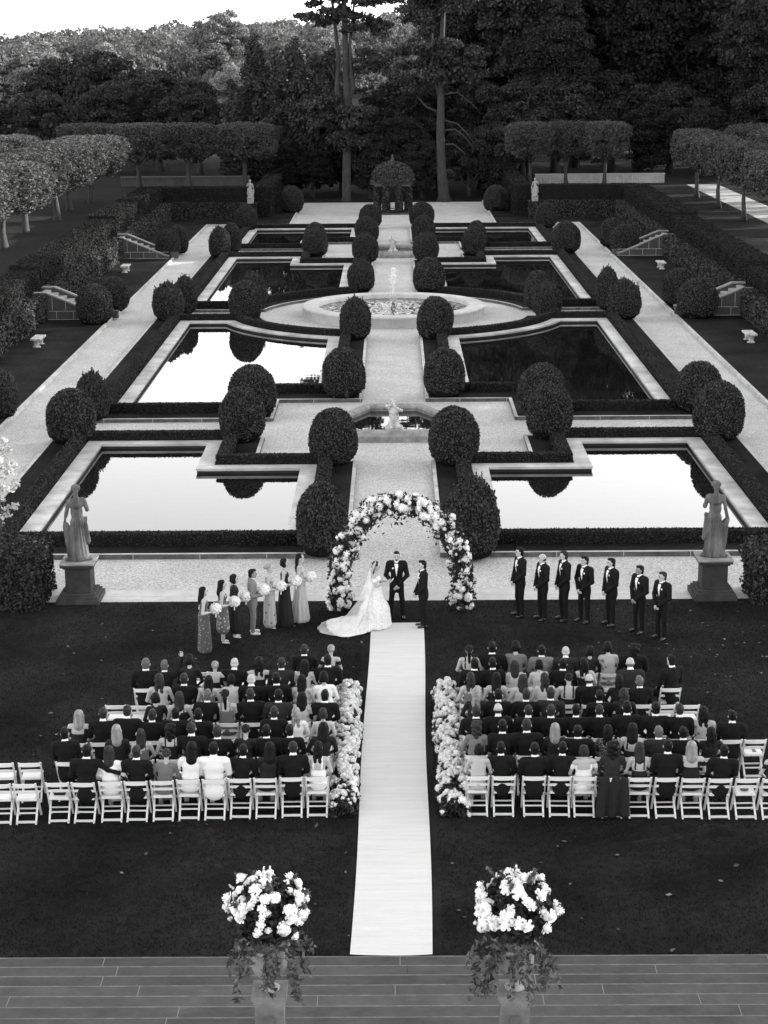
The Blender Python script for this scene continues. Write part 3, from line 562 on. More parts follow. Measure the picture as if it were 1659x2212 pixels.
for x, y, s, k in [(-19.5, 186, .8, 0), (-24, 190, 1.0, 1), (-29.5, 187, .92, 0), (-36, 190, .85, 1), (-42, 188, .8, 0), (-33, 213, 1.22, 1), (-27, 209, 1.0, 0), (-39, 216, 1.15, 1), (-46, 200, .9, 0), (-22, 205, .9, 1), (-16, 200, .72, 0), (-11, 205, .72, 1), (-30, 200, .9, 0)]:
    m = MIDD if not (x < -40 or x == -29.5) else MIDT
    place_tree(m[k], (x, y, 1.2), ('dark' if m is MIDD else 'mid grey') + ' leafy tree in the belt behind the left plane trees', name='leafy_tree', sc=s, group='tree belt behind the left plane trees')
for i, (x, y, s) in enumerate([(-46, 248, 1.12), (-55, 240, 1.0), (-40, 262, 1.1), (-49, 208, .82), (-54, 220, .8), (-21, 252, .9)]):
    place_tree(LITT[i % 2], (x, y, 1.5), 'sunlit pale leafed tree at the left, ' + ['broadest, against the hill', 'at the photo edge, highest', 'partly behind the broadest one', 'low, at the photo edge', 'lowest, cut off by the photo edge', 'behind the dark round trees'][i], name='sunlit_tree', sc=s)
place_tree(SPR, (-47.5, 228, 1.5), 'pointed conifer among the pale trees at the left edge', name='spruce', cat='tree', sc=.86)
# hill and its wood
HV = []; nx, ny = 40, 26
def hz(x, y): 
    t = min(1, max(0, (y - 225) / 260)); return -.3 + 11.5 * t * t * (3 - 2 * t) * (.82 + .18 * math.sin(x * .021 + 1.1)) + (1.2 * math.sin(x * .05) * t) - 2.6 * t * min(1, max(0, (-x - 55) / 35))
for j in range(ny + 1):
    for i in range(nx + 1): x = -420 + 840 * i / nx; y = 216 + 460 * j / ny; HV.append((x, y, hz(x, y)))
HF = [(j * (nx + 1) + i, j * (nx + 1) + i + 1, (j + 1) * (nx + 1) + i + 1, (j + 1) * (nx + 1) + i) for j in range(ny) for i in range(nx)]
struct('hill', new_mesh('hill', HV, HF, GROUND, smooth=True))
big = [(-32, 345, 1.5, LITT), (-45, 330, 1.1, FART), (-20, 330, 1.2, FART), (-62, 320, 1.15, FART), (-75, 335, 1.3, FART), (-26, 300, 1.05, FART), (-39, 300, 1.0, FART), (-52, 292, 1.0, FART), (-15, 296, 1.0, FART), (-13, 350, 1.3, LITT), (-66, 290, .95, LITT), (-30, 272, .9, MIDD), (-18, 275, .95, FART), (-8, 320, 1.1, FART), (-4, 380, 1.2, FART)]
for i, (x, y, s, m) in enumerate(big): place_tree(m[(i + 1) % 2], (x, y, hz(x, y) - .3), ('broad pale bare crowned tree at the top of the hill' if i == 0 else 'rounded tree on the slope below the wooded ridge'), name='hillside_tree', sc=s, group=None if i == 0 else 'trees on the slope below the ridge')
fv = []; r2 = np.random.default_rng(77)
for q in range(330):
    y = r2.uniform(360, 520); x = r2.uniform(-.24, .09) * y; z0 = hz(x, y); h = r2.uniform(6.5, 11); rr = r2.uniform(3.0, 5.2); n = 1500
    d = r2.normal(size=(n, 3)); d /= np.linalg.norm(d, axis=1)[:, None]; k = 1 + .28 * nz(d, 2.6, q); P = np.array([x, y, z0 + h - rr * .9]) + d * k[:, None] * np.array([rr, rr, rr * .95]); fv.append(P)
P = np.vstack(fv); LV, LF = cards(P, .48, None, 0, 1.3, r2)
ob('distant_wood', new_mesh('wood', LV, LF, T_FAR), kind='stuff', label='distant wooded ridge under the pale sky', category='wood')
# ------------------------------------------------------------------ implicit bodies: smooth union of tapered capsules and ellipsoids -> one continuous surface
def cap(a, b, ra, rb, m=0, k=.03, fl=(1, 1, 1)): return ('c', np.array(a, float), np.array(b, float), ra, rb, m, k, np.array(fl, float))
def ell(c, r, m=0, k=.03, rot=None): return ('e', np.array(c, float), np.array(r, float), rot, 0, m, k, None)
def dist(p, P):
    if p[0] == 'c':
        _, a, b, ra, rb, m, k, fl = p; A = a / fl; B = b / fl; Q = P / fl; ba = B - A; t = np.clip(((Q - A) @ ba) / (ba @ ba + 1e-12), 0, 1)
        return np.linalg.norm(Q - A - t[..., None] * ba, axis=-1) - (ra + (rb - ra) * t)
    _, c, r, rot, _, m, k, _ = p; Q = P - c
    if rot is not None: Q = Q @ rot
    q = np.linalg.norm(Q / r, axis=-1); q2 = np.linalg.norm(Q / (r * r), axis=-1) + 1e-9; return q * (q - 1) / q2
def pbox(p):
    if p[0] == 'c': R = max(p[3], p[4]) * p[7]; return np.minimum(p[1], p[2]) - R, np.maximum(p[1], p[2]) + R
    R = p[2] if p[3] is None else np.full(3, p[2].max()); return p[1] - R, p[1] + R
def field(prims, P):
    g = None
    for p in prims:
        d = dist(p, P); k = p[6]
        if g is None: g = d
        else: h = np.clip(.5 + .5 * (g - d) / k, 0, 1); g = g + (d - g) * h - k * h * (1 - h)
    return g
def sdf_mesh(name, prims, res, mats, zmin=None, disp=None, rules=None, extra=None):
    bb = [pbox(p) for p in prims]; lo = np.min([b[0] for b in bb], 0) - res * 3; hi = np.max([b[1] for b in bb], 0) + res * 3
    if zmin is not None: lo[2] = zmin - res * 2
    n = np.ceil((hi - lo) / res).astype(int) + 1
    ax = [lo[i] + res * np.arange(n[i]) for i in range(3)]
    G = np.full(n, 9.0, dtype=np.float64)
    for p, (a, b) in zip(prims, bb):
        k = p[6]; s = [slice(max(0, int((a[i] - k - 4 * res - lo[i]) / res)), min(n[i], int((b[i] + k + 4 * res - lo[i]) / res) + 2)) for i in range(3)]
        P = np.stack(np.meshgrid(ax[0][s[0]], ax[1][s[1]], ax[2][s[2]], indexing='ij'), -1); d = dist(p, P); g = G[s[0], s[1], s[2]]
        h = np.clip(.5 + .5 * (g - d) / k, 0, 1); v = g + (d - g) * h - k * h * (1 - h); G[s[0], s[1], s[2]] = np.where(g > 8, np.minimum(d, 8), v)
    if disp is not None or zmin is not None:
        P = np.stack(np.meshgrid(*ax, indexing='ij'), -1)
        if disp is not None: G = G + disp(P)
        if zmin is not None: G = np.maximum(G, zmin - P[..., 2])
    ins = G < 0; c = [ins[i:n[0] - 1 + i, j:n[1] - 1 + j, k:n[2] - 1 + k] for i in (0, 1) for j in (0, 1) for k in (0, 1)]
    tot = sum(x.astype(int) for x in c); act = (tot > 0) & (tot < 8); idx = -np.ones(act.shape, int); cells = np.argwhere(act); idx[act] = np.arange(len(cells))
    acc = np.zeros((len(cells), 3)); cnt = np.zeros(len(cells))
    cor = [(i, j, k) for i in (0, 1) for j in (0, 1) for k in (0, 1)]
    for a in cor:
        for b in cor:
            if sum(np.subtract(b, a)) != 1 or any(x < 0 for x in np.subtract(b, a)): continue
            ga = G[cells[:, 0] + a[0], cells[:, 1] + a[1], cells[:, 2] + a[2]]; gb = G[cells[:, 0] + b[0], cells[:, 1] + b[1], cells[:, 2] + b[2]]
            k = (ga < 0) != (gb < 0); t = np.where(k, ga / (ga - gb + 1e-12), 0); pt = np.array(a) + t[:, None] * (np.array(b) - np.array(a)); acc[k] += pt[k]; cnt[k] += 1
    V = lo + (cells + acc / cnt[:, None]) * res; Fc = []
    for axis in range(3):
        u, v = (axis + 1) % 3, (axis + 2) % 3; sl = [slice(None)] * 3; s2 = [slice(None)] * 3; sl[axis] = slice(0, n[axis] - 1); s2[axis] = slice(1, n[axis])
        A, B = ins[tuple(sl)], ins[tuple(s2)]; E = np.argwhere(A != B); E = E[(E[:, u] > 0) & (E[:, v] > 0) & (E[:, u] < n[u] - 1) & (E[:, v] < n[v] - 1)]
        q = []
        for du, dv in ((-1, -1), (0, -1), (0, 0), (-1, 0)): t = E.copy(); t[:, u] += du; t[:, v] += dv; q.append(idx[t[:, 0], t[:, 1], t[:, 2]])
        q = np.stack(q, 1); fl = ~A[E[:, 0], E[:, 1], E[:, 2]]; q[fl] = q[fl][:, ::-1]; Fc.append(q)
    Fc = np.vstack(Fc); Fc = Fc[(Fc >= 0).all(1)]
    C = V[Fc].mean(1); D = np.stack([dist(p, C) for p in prims], 1); mi = np.array([p[5] for p in prims])[D.argmin(1)]
    if rules: mi = rules(C, mi)
    if extra and extra.v:
        o = len(V); fe = [f for f in extra.f]; V = np.vstack([V, np.array(extra.v)]); allf = Fc.tolist() + [tuple(i + o for i in f) for f in fe]
        return new_mesh(name, V, allf, mats, list(mi) + extra.m, True)
    return new_mesh(name, V, Fc, mats, mi, True)
# ---- people.  local frame: facing +Y, x to the person's left-hand side seen from behind = -x.  materials: 0 main cloth, 1 skin, 2 shirt, 3 trousers/lower, 4 shoe, 5 dark detail
def hand(mb, wrist, d, palm_n, sc=1.0, m=1, curl=.5):
    """five separate bent fingers and a thumb leaving the side of the palm"""
    w, d, pn = Vector(wrist), Vector(d).normalized(), Vector(palm_n).normalized(); s = d.cross(pn).normalized(); pn = s.cross(d).normalized()
    pc = w + d * .045 * sc
    mb.tube([w - d * .01, w + d * .02, w + d * .06 * sc, w + d * .088 * sc], [.026 * sc, .034 * sc, .037 * sc, .03 * sc], 8, m)
    for i, L in enumerate((.062, .072, .068, .054)):
        b = w + d * .08 * sc + s * (i - 1.5) * .019 * sc; d2 = (d * math.cos(curl) + pn * math.sin(curl)); d3 = (d * math.cos(curl * 2) + pn * math.sin(curl * 2))
        mb.tube([b, b + d2 * L * .5 * sc, b + d2 * L * .5 * sc + d3 * L * .5 * sc], [.0095 * sc, .0088 * sc, .007 * sc], 6, m)
    b = w + d * .025 * sc - s * .03 * sc; mb.tube([b, b - s * .022 * sc + d * .02 * sc + pn * .01, b - s * .02 * sc + d * .05 * sc + pn * .02], [.012 * sc, .0105 * sc, .008 * sc], 6, m)
def head_prims(c, yaw=0, tilt=0, sc=1.0, beard=False):
    cs, sn = math.cos(yaw), math.sin(yaw); ct, st = math.cos(tilt), math.sin(tilt)
    def T(p): x, y, z = [q * sc for q in p]; y, z = y * ct + z * st, -y * st + z * ct; return (c[0] + x * cs - y * sn, c[1] + x * sn + y * cs, c[2] + z)
    R = np.array([[cs, -sn, 0], [sn, cs, 0], [0, 0, 1]])
    e = lambda p, r, m=1, k=.02: ell(T(p), [q * sc for q in r], m, k, R)
    P = [e((0, 0, .03), (.076, .096, .092)), e((0, .022, -.045), (.056, .068, .072), 1), e((0, .056, -.085), (.034, .034, .026), 5 if beard else 1),
         e((0, .098, -.015), (.013, .02, .024), 1, .01), e((.077, 0, -.008), (.012, .02, .03), 1, .008), e((-.077, 0, -.008), (.012, .02, .03), 1, .008),
         e((.032, .085, .012), (.013, .01, .008), 5, .004), e((-.032, .085, .012), (.013, .01, .008), 5, .004), e((.033, .09, .032), (.02, .009, .005), 5, .004), e((-.033, .09, .032), (.02, .009, .005), 5, .004),
         e((0, .087, -.057), (.022, .01, .006), 6, .004)]
    return P, T
def man(h=1.8, pose='clasp', lean=0, fat=0, head=(0, 0), suit=SUITB, trouser=None, skin=SKIN, shoe=SHOE, beard=False, tux=True, res=.0115, stance=.11, seed=0, turn=0):
    s = h / 1.8; f = 1 + fat; P = []; c = lambda *a, **k: P.append(cap(*a, **k))
    yt = math.tan(lean)
    P += [ell((0, 0, .93 * s), (.165 * f, .12 * f, .14), 0), ell((0, 0, 1.1 * s), (.15 * f, .112 * f, .17), 0), ell((0, .005, 1.3 * s), (.183 * f, .122 * f, .19), 0, .05),
          cap((-.165, -.01, 1.435 * s), (.165, -.01, 1.435 * s), .072, .072, 0, .05), cap((0, 0, .95 * s), (0, -.005, .84 * s), .165 * f, .175 * f, 0, .03, (1, .74, 1))]
    P += [cap((0, -.022, 1.47 * s), (0, -.018, 1.488 * s), .072, .066, 0, .02), cap((0, -.004, 1.50 * s), (0, 0, 1.503 * s), .0615, .061, 2, .004), cap((0, -.008, 1.48 * s), (0, .01, 1.56 * s), .058, .055, 1, .02)]
    hp, T = head_prims((0, .02, 1.625 * s), head[0], head[1], 1.0, beard); P += hp
    for q in (-1, 1):
        P += [cap((q * .09, 0, .86 * s), (q * (.07 + stance * .4), .015, .48 * s), .088 * f, .064, 3, .03), cap((q * (.07 + stance * .4), .015, .48 * s), (q * stance, -.01, .1), .062, .05, 3, .02),
              cap((q * stance, -.03, .045), (q * (stance + .03), .14, .035), .042, .036, 4, .01), ell((q * (stance + .025), .1, .04), (.042, .07, .032), 4, .01)]
    ex = MB()
    if pose == 'clasp': W = [(-.045, .185, .90 * s), (.04, .20, .915 * s)]; El = [(-.265, .02, 1.13 * s), (.265, .02, 1.13 * s)]; dirs = [((.55, .25, -.5), (0, -1, -.2)), ((-.6, .1, -.45), (0, -1, 0))]
    elif pose == 'bouquet': W = [(-.06, .21, 1.05 * s), (.06, .22, 1.06 * s)]; El = [(-.26, -.04, 1.10 * s), (.26, -.04, 1.10 * s)]; dirs = [((.5, .6, .2), (.3, 0, 1)), ((-.5, .6, .2), (-.3, 0, 1))]
    else: W = [(-.25, .05, .86 * s), (.25, .05, .86 * s)]; El = [(-.25, -.02, 1.14 * s), (.25, -.02, 1.14 * s)]; dirs = [((0, .1, -1), (1, 0, 0)), ((0, .1, -1), (-1, 0, 0))]
    for q, wv, ev, (dd, pn) in zip((-1, 1), W, El, dirs):
        P += [cap((q * .20 * f, -.01, 1.42 * s), ev, .070, .058, 0, .03), cap(ev, wv, .056, .042, 0, .02)]
        v = Vector(wv) - Vector(ev); v.normalize(); P.append(cap(Vector(wv) + v * .002, Vector(wv) + v * .014, .031, .031, 2, .004)); hand(ex, Vector(wv) + v * .012, dd, pn, 1.0)
    z0, z1 = 1.14 * s, 1.50 * s
    def rules(C, mi):
        x, y, z = C.T; jac = mi == 0
        k = jac & (y > .03) & (z > z0) & (z < z1) & (np.abs(x) < .004 + .055 * (z - z0) / (z1 - z0)) & (np.abs(x) < .045)
        mi = mi.copy(); mi[k] = 2
        return mi
    if tux:
        zb = 1.462 * s
        for q in (-1, 1): ex.add([(0, .085, zb), (q * .045, .088, zb + .022), (q * .045, .088, zb - .022), (0, .105, zb), (q * .042, .106, zb + .02), (q * .042, .106, zb - .02)], [(0, 1, 2), (3, 5, 4), (0, 3, 4, 1), (1, 4, 5, 2), (0, 2, 5, 3)], 5)
    def disp(Q): return .0035 * nz(Q, 7, seed) * (Q[..., 2] < 1.4 * s)
    trouser = trouser or suit
    me = sdf_mesh('body', P, res, [suit, skin, SHIRT, trouser, shoe, HDARK if beard or True else EYE, LIP], zmin=.004, rules=rules, extra=ex, disp=disp)
    return me, T
def woman(h=1.66, dress=DRG, pose='bouquet', head=(0, 0), skin=SKIN, hem=.03, hemr=.22, res=.0115, seed=0, sleeve=False, straps=True, folds=.006, legs=False, shoe=SHOEW, wide=1.0, top=None):
    s = h / 1.66; P = [ell((0, 0, .95 * s), (.165, .125, .13), 0), cap((0, 0, 1.02 * s), (0, 0, 1.15 * s), .122, .112, 0, .05, (1, .8, 1)), ell((0, .0, 1.24 * s), (.142, .10, .11), 0, .04)]
    P += [ell((q * .062, .062, 1.23 * s), (.058, .055, .06), 0, .03) for q in (-1, 1)]
    P += [cap((0, 0, .92 * s), (0, 0, hem + .06), .155, hemr, 0, .04, (1, .85, 1)),
          ell((0, -.005, 1.315 * s), (.135, .078, .06), 1 if not sleeve else 0, .04), cap((-.135, -.008, 1.345 * s), (.135, -.008, 1.345 * s), .043, .043, 1 if not sleeve else 0, .04),
          cap((0, -.01, 1.35 * s), (0, .008, 1.47 * s), .044, .042, 1, .025)]
    hp, T = head_prims((0, .015, 1.53 * s), head[0], head[1], .98); P += hp; ex = MB()
    if legs:
        for q in (-1, 1): P += [cap((q * .07, 0, .5), (q * .075, -.01, .09), .058, .034, 1, .01), cap((q * .075, -.02, .05), (q * .085, .12, .025), .028, .02, 4, .01)]
    if pose == 'bouquet': W = [(-.05, .19, 1.0 * s), (.05, .20, 1.01 * s)]; El = [(-.225, -.06, 1.04 * s), (.225, -.06, 1.04 * s)]; dirs = [((.5, .6, .2), (.3, 0, 1)), ((-.5, .6, .2), (-.3, 0, 1))]
    elif pose == 'read': W = [(-.10, .27, 1.17 * s), (.10, .27, 1.17 * s)]; El = [(-.20, .03, 1.08 * s), (.20, .03, 1.08 * s)]; dirs = [((.4, .7, .2), (.5, 0, .8)), ((-.4, .7, .2), (-.5, 0, .8))]
    for q, wv, ev, (dd, pn) in zip((-1, 1), W, El, dirs):
        P += [cap((q * .155, -.01, 1.335 * s), ev, .043, .036, 0 if sleeve else 1, .03), cap(ev, wv, .035, .025, 1, .02)]; v = (Vector(wv) - Vector(ev)).normalized(); hand(ex, Vector(wv), dd, pn, .88)
    def disp(Q):
        a = np.arctan2(Q[..., 1], Q[..., 0]); k = np.clip((.95 * s - Q[..., 2]) / .6, 0, 1) * (Q[..., 2] > hem - .02)
        return folds * np.sin(a * 11 + 2 * nz(Q, 2, seed)) * k + .002 * nz(Q, 8, seed)
    zt = 1.265 * s
    def rules(C, mi):
        x, y, z = C.T; mi = mi.copy()
        if straps and not sleeve: mi[(mi == 1) & (np.abs(np.abs(x) - .085) < .012) & (z > zt) & (z < 1.42 * s) & (np.abs(y) < .12)] = 0
        return mi
    me = sdf_mesh('body', P, res, [dress, skin, SHIRT, dress, shoe, HDARK, LIP], zmin=.004 if legs or hem < .05 else None, rules=rules, disp=disp, extra=ex)
    return me, T
def hair(kind, res=.012, seed=0, sc=1.0):
    """hair about the head centre, in the head's own frame"""
    P = [ell((0, -.018, .048), (.086, .098, .088), 0, .02)]
    if kind == 'short': P = [ell((0, -.016, .042), (.0815, .094, .088), 0, .02), ell((0, .045, .095), (.055, .05, .034), 0, .02), ell((0, -.048, -.03), (.07, .056, .07), 0, .02)]
    if kind == 'crop': P = [ell((0, -.012, .040), (.0795, .095, .086), 0, .02), ell((0, -.045, -.025), (.069, .054, .06), 0, .02)]
    if kind == 'bald': P = [ell((0, -.03, -.02), (.079, .075, .045), 0, .01)]
    if kind == 'long': P += [cap((0, -.07, .03), (0, -.105, -.2), .075, .085, 0, .04, (1, .6, 1)), cap((0, -.1, -.2), (.01, -.1, -.36), .08, .03, 0, .03, (1, .55, 1)), cap((.065, -.02, 0), (.085, -.06, -.2), .035, .03, 0, .03), cap((-.065, -.02, 0), (-.085, -.06, -.2), .035, .03, 0, .03)]
    if kind == 'wavy': P += [ell((q * .045 + .01 * math.sin(i * 2), -.085 - .01 * (i % 2), -.02 - .075 * i), (.055 - .003 * i, .042, .06), 0, .02) for i in range(5) for q in (-1, 1)]
    if kind == 'curly': P = [ell((.06 * math.cos(i * 2.4) * (1 if i < 14 else 1.2), -.035 + .06 * math.sin(i * 2.4), .09 - .018 * i), (.052, .052, .045), 0, .015) for i in range(17)] + [ell((0, -.02, .04), (.092, .098, .09), 0, .02)]
    if kind == 'bob': P += [ell((0, -.05, -.02), (.092, .07, .085), 0, .03), ell((.07, -.01, -.05), (.03, .05, .07), 0, .02), ell((-.07, -.01, -.05), (.03, .05, .07), 0, .02)]
    if kind == 'bun': P += [ell((0, -.11, .03), (.045, .042, .045), 0, .015)]
    if kind == 'pony': P += [cap((0, -.1, .06), (0, -.14, -.02), .03, .04, 0, .02), cap((0, -.14, -.02), (0, -.12, -.3), .042, .018, 0, .02)]
    P = [tuple([p[0], p[1] * sc, p[2] * sc] + list(p[3:])) if p[0] == 'e' else (p[0], p[1] * sc, p[2] * sc, p[3] * sc, p[4] * sc, p[5], p[6], p[7]) for p in P]
    amp = .009 if kind in ('curly', 'wavy') else .0055
    return sdf_mesh('hair', P, res, [HDARK], disp=lambda Q: amp * nz(Q * np.array([1, 1, .35]), 42, seed))
HK = {k: hair(k, seed=i) for i, k in enumerate(('short', 'crop', 'bald', 'long', 'wavy', 'curly', 'bob', 'bun', 'pony'))}
def set_mat(o, i, m): o.material_slots[i].link = 'OBJECT'; o.material_slots[i].material = m
def add_hair(root, kind, m, T, yaw, sc=1.0):
    o = ob('hair', HK[kind], root); p = T((0, 0, 0)); o.location = p; o.rotation_euler = (0, 0, yaw); o.scale = (sc, sc, sc); set_mat(o, 0, m); return o
def gxy(px, py): x, y = inv(px, py, 0.0); return x, y
def rose(n=7, seed=0):
    """one bloom: layered cupped petals round a solid heart"""
    r = random.Random(seed); mb = MB(); V = []; 
    mb.lathe([(0, .03), (.22, .1), (.42, .3), (.46, .55), (.36, .78), (.14, .88), (0, .9)], 8)
    for ring_, (rad, cnt, z, op) in enumerate(((.3, 4, .62, .1), (.5, 5, .5, .3), (.72, 6, .34, .6), (.9, 7, .2, .9))):
        for i in range(cnt):
            a = 2 * PI * (i + r.random() * .5) / cnt + ring_; w_ = .36 + .1 * ring_; ca, sa = math.cos(a), math.sin(a)
            def pt(u, v):
                q = rad * (.25 + .75 * v) * (1 - .12 * u * u * 4); an = a + u * w_ / max(.3, rad) * .9; return (q * math.cos(an), q * math.sin(an), z * .4 + (.55 - op * .35) * v + z * .5 - .15 * op * max(0, v - .7) + r.uniform(-.02, .02))
            g = [pt(u, v) for v in (.2, .65, 1.0) for u in (-.5, 0, .5)]
            mb.add(g, [(k, k + 1, k + 4, k + 3) for k in (0, 1, 3, 4)], 0, True)
    return mb.mesh('bloom', FLOWER)
ROSES = [rose(seed=i) for i in range(3)]
def hydra(seed):
    r = np.random.default_rng(seed); d = r.normal(size=(90, 3)); d /= np.linalg.norm(d, axis=1)[:, None]; d[:, 2] = np.where(d[:, 2] < -.4, -d[:, 2], d[:, 2]); mb = MB(); mb.lathe([(0, -.5), (.55, -.3), (.8, .1), (.6, .6), (0, .82)], 8)
    LV, LF = cards(d * r.uniform(.82, 1.02, 90)[:, None], .5, d, .75, 1.1, r); mb.add(LV, LF); return mb.mesh('bloom', FLOWER)
HYD = [hydra(i) for i in range(3)]
BLOOMS = ROSES + HYD
def bake(me, M):
    V = np.empty(len(me.vertices) * 3, np.float32); me.vertices.foreach_get('co', V); V = V.reshape(-1, 3) @ np.array(M.to_3x3()).T + np.array(M.translation); return V, [tuple(p.vertices) for p in me.polygons]
def bloom_M(p, n, s): q = Vector(n).to_track_quat('Z', 'Y'); return Matrix.Translation(Vector(p)) @ q.to_matrix().to_4x4() @ Matrix.Rotation(rnd.uniform(0, 6.28), 4, 'Z') @ Matrix.Scale(s, 4)
def blooms(parent, items, limit=100, name='bloom'):
    """items: (pos, normal, size, mesh); biggest become parts, the rest one mesh"""
    items = sorted(items, key=lambda t: -t[2])
    for p, n, s, me in items[:limit]: o = ob(name, me, parent); o.matrix_local = bloom_M(p, n, s)
    rest = items[limit:]
    if rest:
        mb = MB()
        for p, n, s, me in rest: V, Fc = bake(me, bloom_M(p, n, s)); mb.add(V, Fc, 0, True)
        mb.build('small_blooms', FLOWERD, parent, kind='stuff')
# ------------------------------------------------------------------ runner
rb = MB(); NX, NY = 10, 240
yA, yB = 25.93, 42.9
V = []
for j in range(NY + 1):
    t = j / NY; y = yA + (yB - yA) * t; cx = -.095 + .14 * t + .02 * math.sin(t * 9); hw = .655
    for i in range(NX + 1):
        u = i / NX * 2 - 1; yy_ = y + (-.05 * (1 - u * u) + .03 if j == 0 else 0)
        z = .022 + .006 * math.sin(y * 9.0 + 1.2 * math.sin(u * 2 + y)) * (.6 + .4 * math.sin(y * 1.7)) + .006 * math.sin(y * 23 + u * 1.5) * math.sin(y * .9)
        V.append((cx + u * hw, yy_, z))
Fq = np.array([(j * (NX + 1) + i, j * (NX + 1) + i + 1, (j + 1) * (NX + 1) + i + 1, (j + 1) * (NX + 1) + i) for j in range(NY) for i in range(NX)])
o = ob('aisle_runner', new_mesh('runner', V, Fq, RUN, smooth=True), category='carpet', label='long white cloth aisle runner laid from the steps to the couple')
# ------------------------------------------------------------------ flower arch
def arch_pt(t):
    """t 0..1 from left foot over the top to right foot"""
    a = PI * (1 - t); x = 1.54 * math.cos(a); z = 2.78 * max(0, math.sin(a)) ** .62
    if abs(x) > 1.3: x *= 1 + .03 * math.sin(z * 1.6)
    return np.array([x, 0, z])
_T = np.linspace(0, 1, 400); _A = np.array([arch_pt(t) for t in _T]); _L = np.r_[0, np.cumsum(np.linalg.norm(np.diff(_A, axis=0), axis=1))]; _L /= _L[-1]
def arch_s(u): return arch_pt(float(np.interp(u, _L, _T)))
AX, AY = .15, 44.15
at = thing('flower_arch', 'round arch covered in white roses and dark foliage behind the couple', 'flower arch', (AX, AY, 0))
mb = MB(); mb.tube([arch_pt(t) + np.array([0, 0, .0]) for t in np.linspace(0, 1, 60)], .03, 8); mb.build('arch_frame', BARKD, at)
ts = rng.random(19000); ts = (ts + .06 * np.sin(ts * 2 * PI * 2)) ; ts = np.clip(ts, 0, 1); C = np.array([arch_s(t) for t in ts]); d = rng.normal(size=(len(ts), 3)); d /= np.linalg.norm(d, axis=1)[:, None]
thick = .24 + .05 * nz(C, 2.2, 3) + .10 * np.exp(-C[:, 2] / .35) + .04; P = C + d * (rng.uniform(.1, 1.15, len(ts)) * thick)[:, None]
dr = rng.random(len(ts)) < .09; P[dr, 2] -= rng.uniform(.05, .35, dr.sum()) * (C[dr, 2] > 1); P[:, 2] = np.maximum(P[:, 2], .01)
LV, LF = cards(P, .058, d, .2, 2.0); ob('foliage', new_mesh('foliage', LV, LF, LEAF), at)
it = []
for q in range(420):
    t = (q + rnd.random()) / 420; c = arch_s(t); n = Vector((rnd.gauss(0, 1), -abs(rnd.gauss(0, 1)) - .2 if q % 4 else abs(rnd.gauss(0, 1)), rnd.gauss(0, .8) + .35)).normalized(); s = rnd.choice((.05, .065, .08, .10, .115)) * rnd.uniform(.85, 1.1)
    p = Vector(c) + n * (.235 + .08 * math.exp(-c[2] / .35)) * rnd.uniform(.8, 1.2); p.z = max(p.z, .06); it.append((p, n, s, rnd.choice(BLOOMS)))
blooms(at, it)
# ------------------------------------------------------------------ aisle flower borders
for s, x0, x1 in (('left', -1.21, -.79), ('right', .86, 1.36)):
    t = thing('flower_border', 'long low border of massed white hydrangeas along the %s edge of the aisle' % s, 'flower border', ((x0 + x1) / 2, 34.5, 0)); W2 = (x1 - x0) / 2; it = []
    n = 9000; yy_ = rng.uniform(-3.3, 3.35, n); th = rng.uniform(0, PI, n); q = rng.uniform(.3, 1.15, n); wv = W2 * (1 + .16 * np.sin(yy_ * 2.1))
    P = np.c_[np.cos(th) * q * wv * 1.1, yy_, np.abs(np.sin(th)) * q * .30 + .01]; LV, LF = cards(P, .055, None, 0, 2.0); ob('foliage', new_mesh('foliage', LV, LF, LEAF), t)
    for q in range(430):
        y = -3.3 + 6.6 * (q + rnd.random()) / 430; th = rnd.uniform(.12, PI - .12); n = Vector((math.cos(th), rnd.gauss(0, .25), math.sin(th) + .3)).normalized(); w_ = W2 * (1 + .16 * math.sin(y * 2.1))
        dens = .5 + .5 * math.sin(y * 3.3 + math.cos(th) * 2)
        if y < -2.3 and rnd.random() < .45: continue
        it.append(((math.cos(th) * w_ * .95 + rnd.gauss(0, .02), y, .05 + math.sin(th) * .29 + rnd.gauss(0, .025)), n, rnd.uniform(.05, .098), rnd.choice(HYD + ROSES)))
    blooms(t, it)
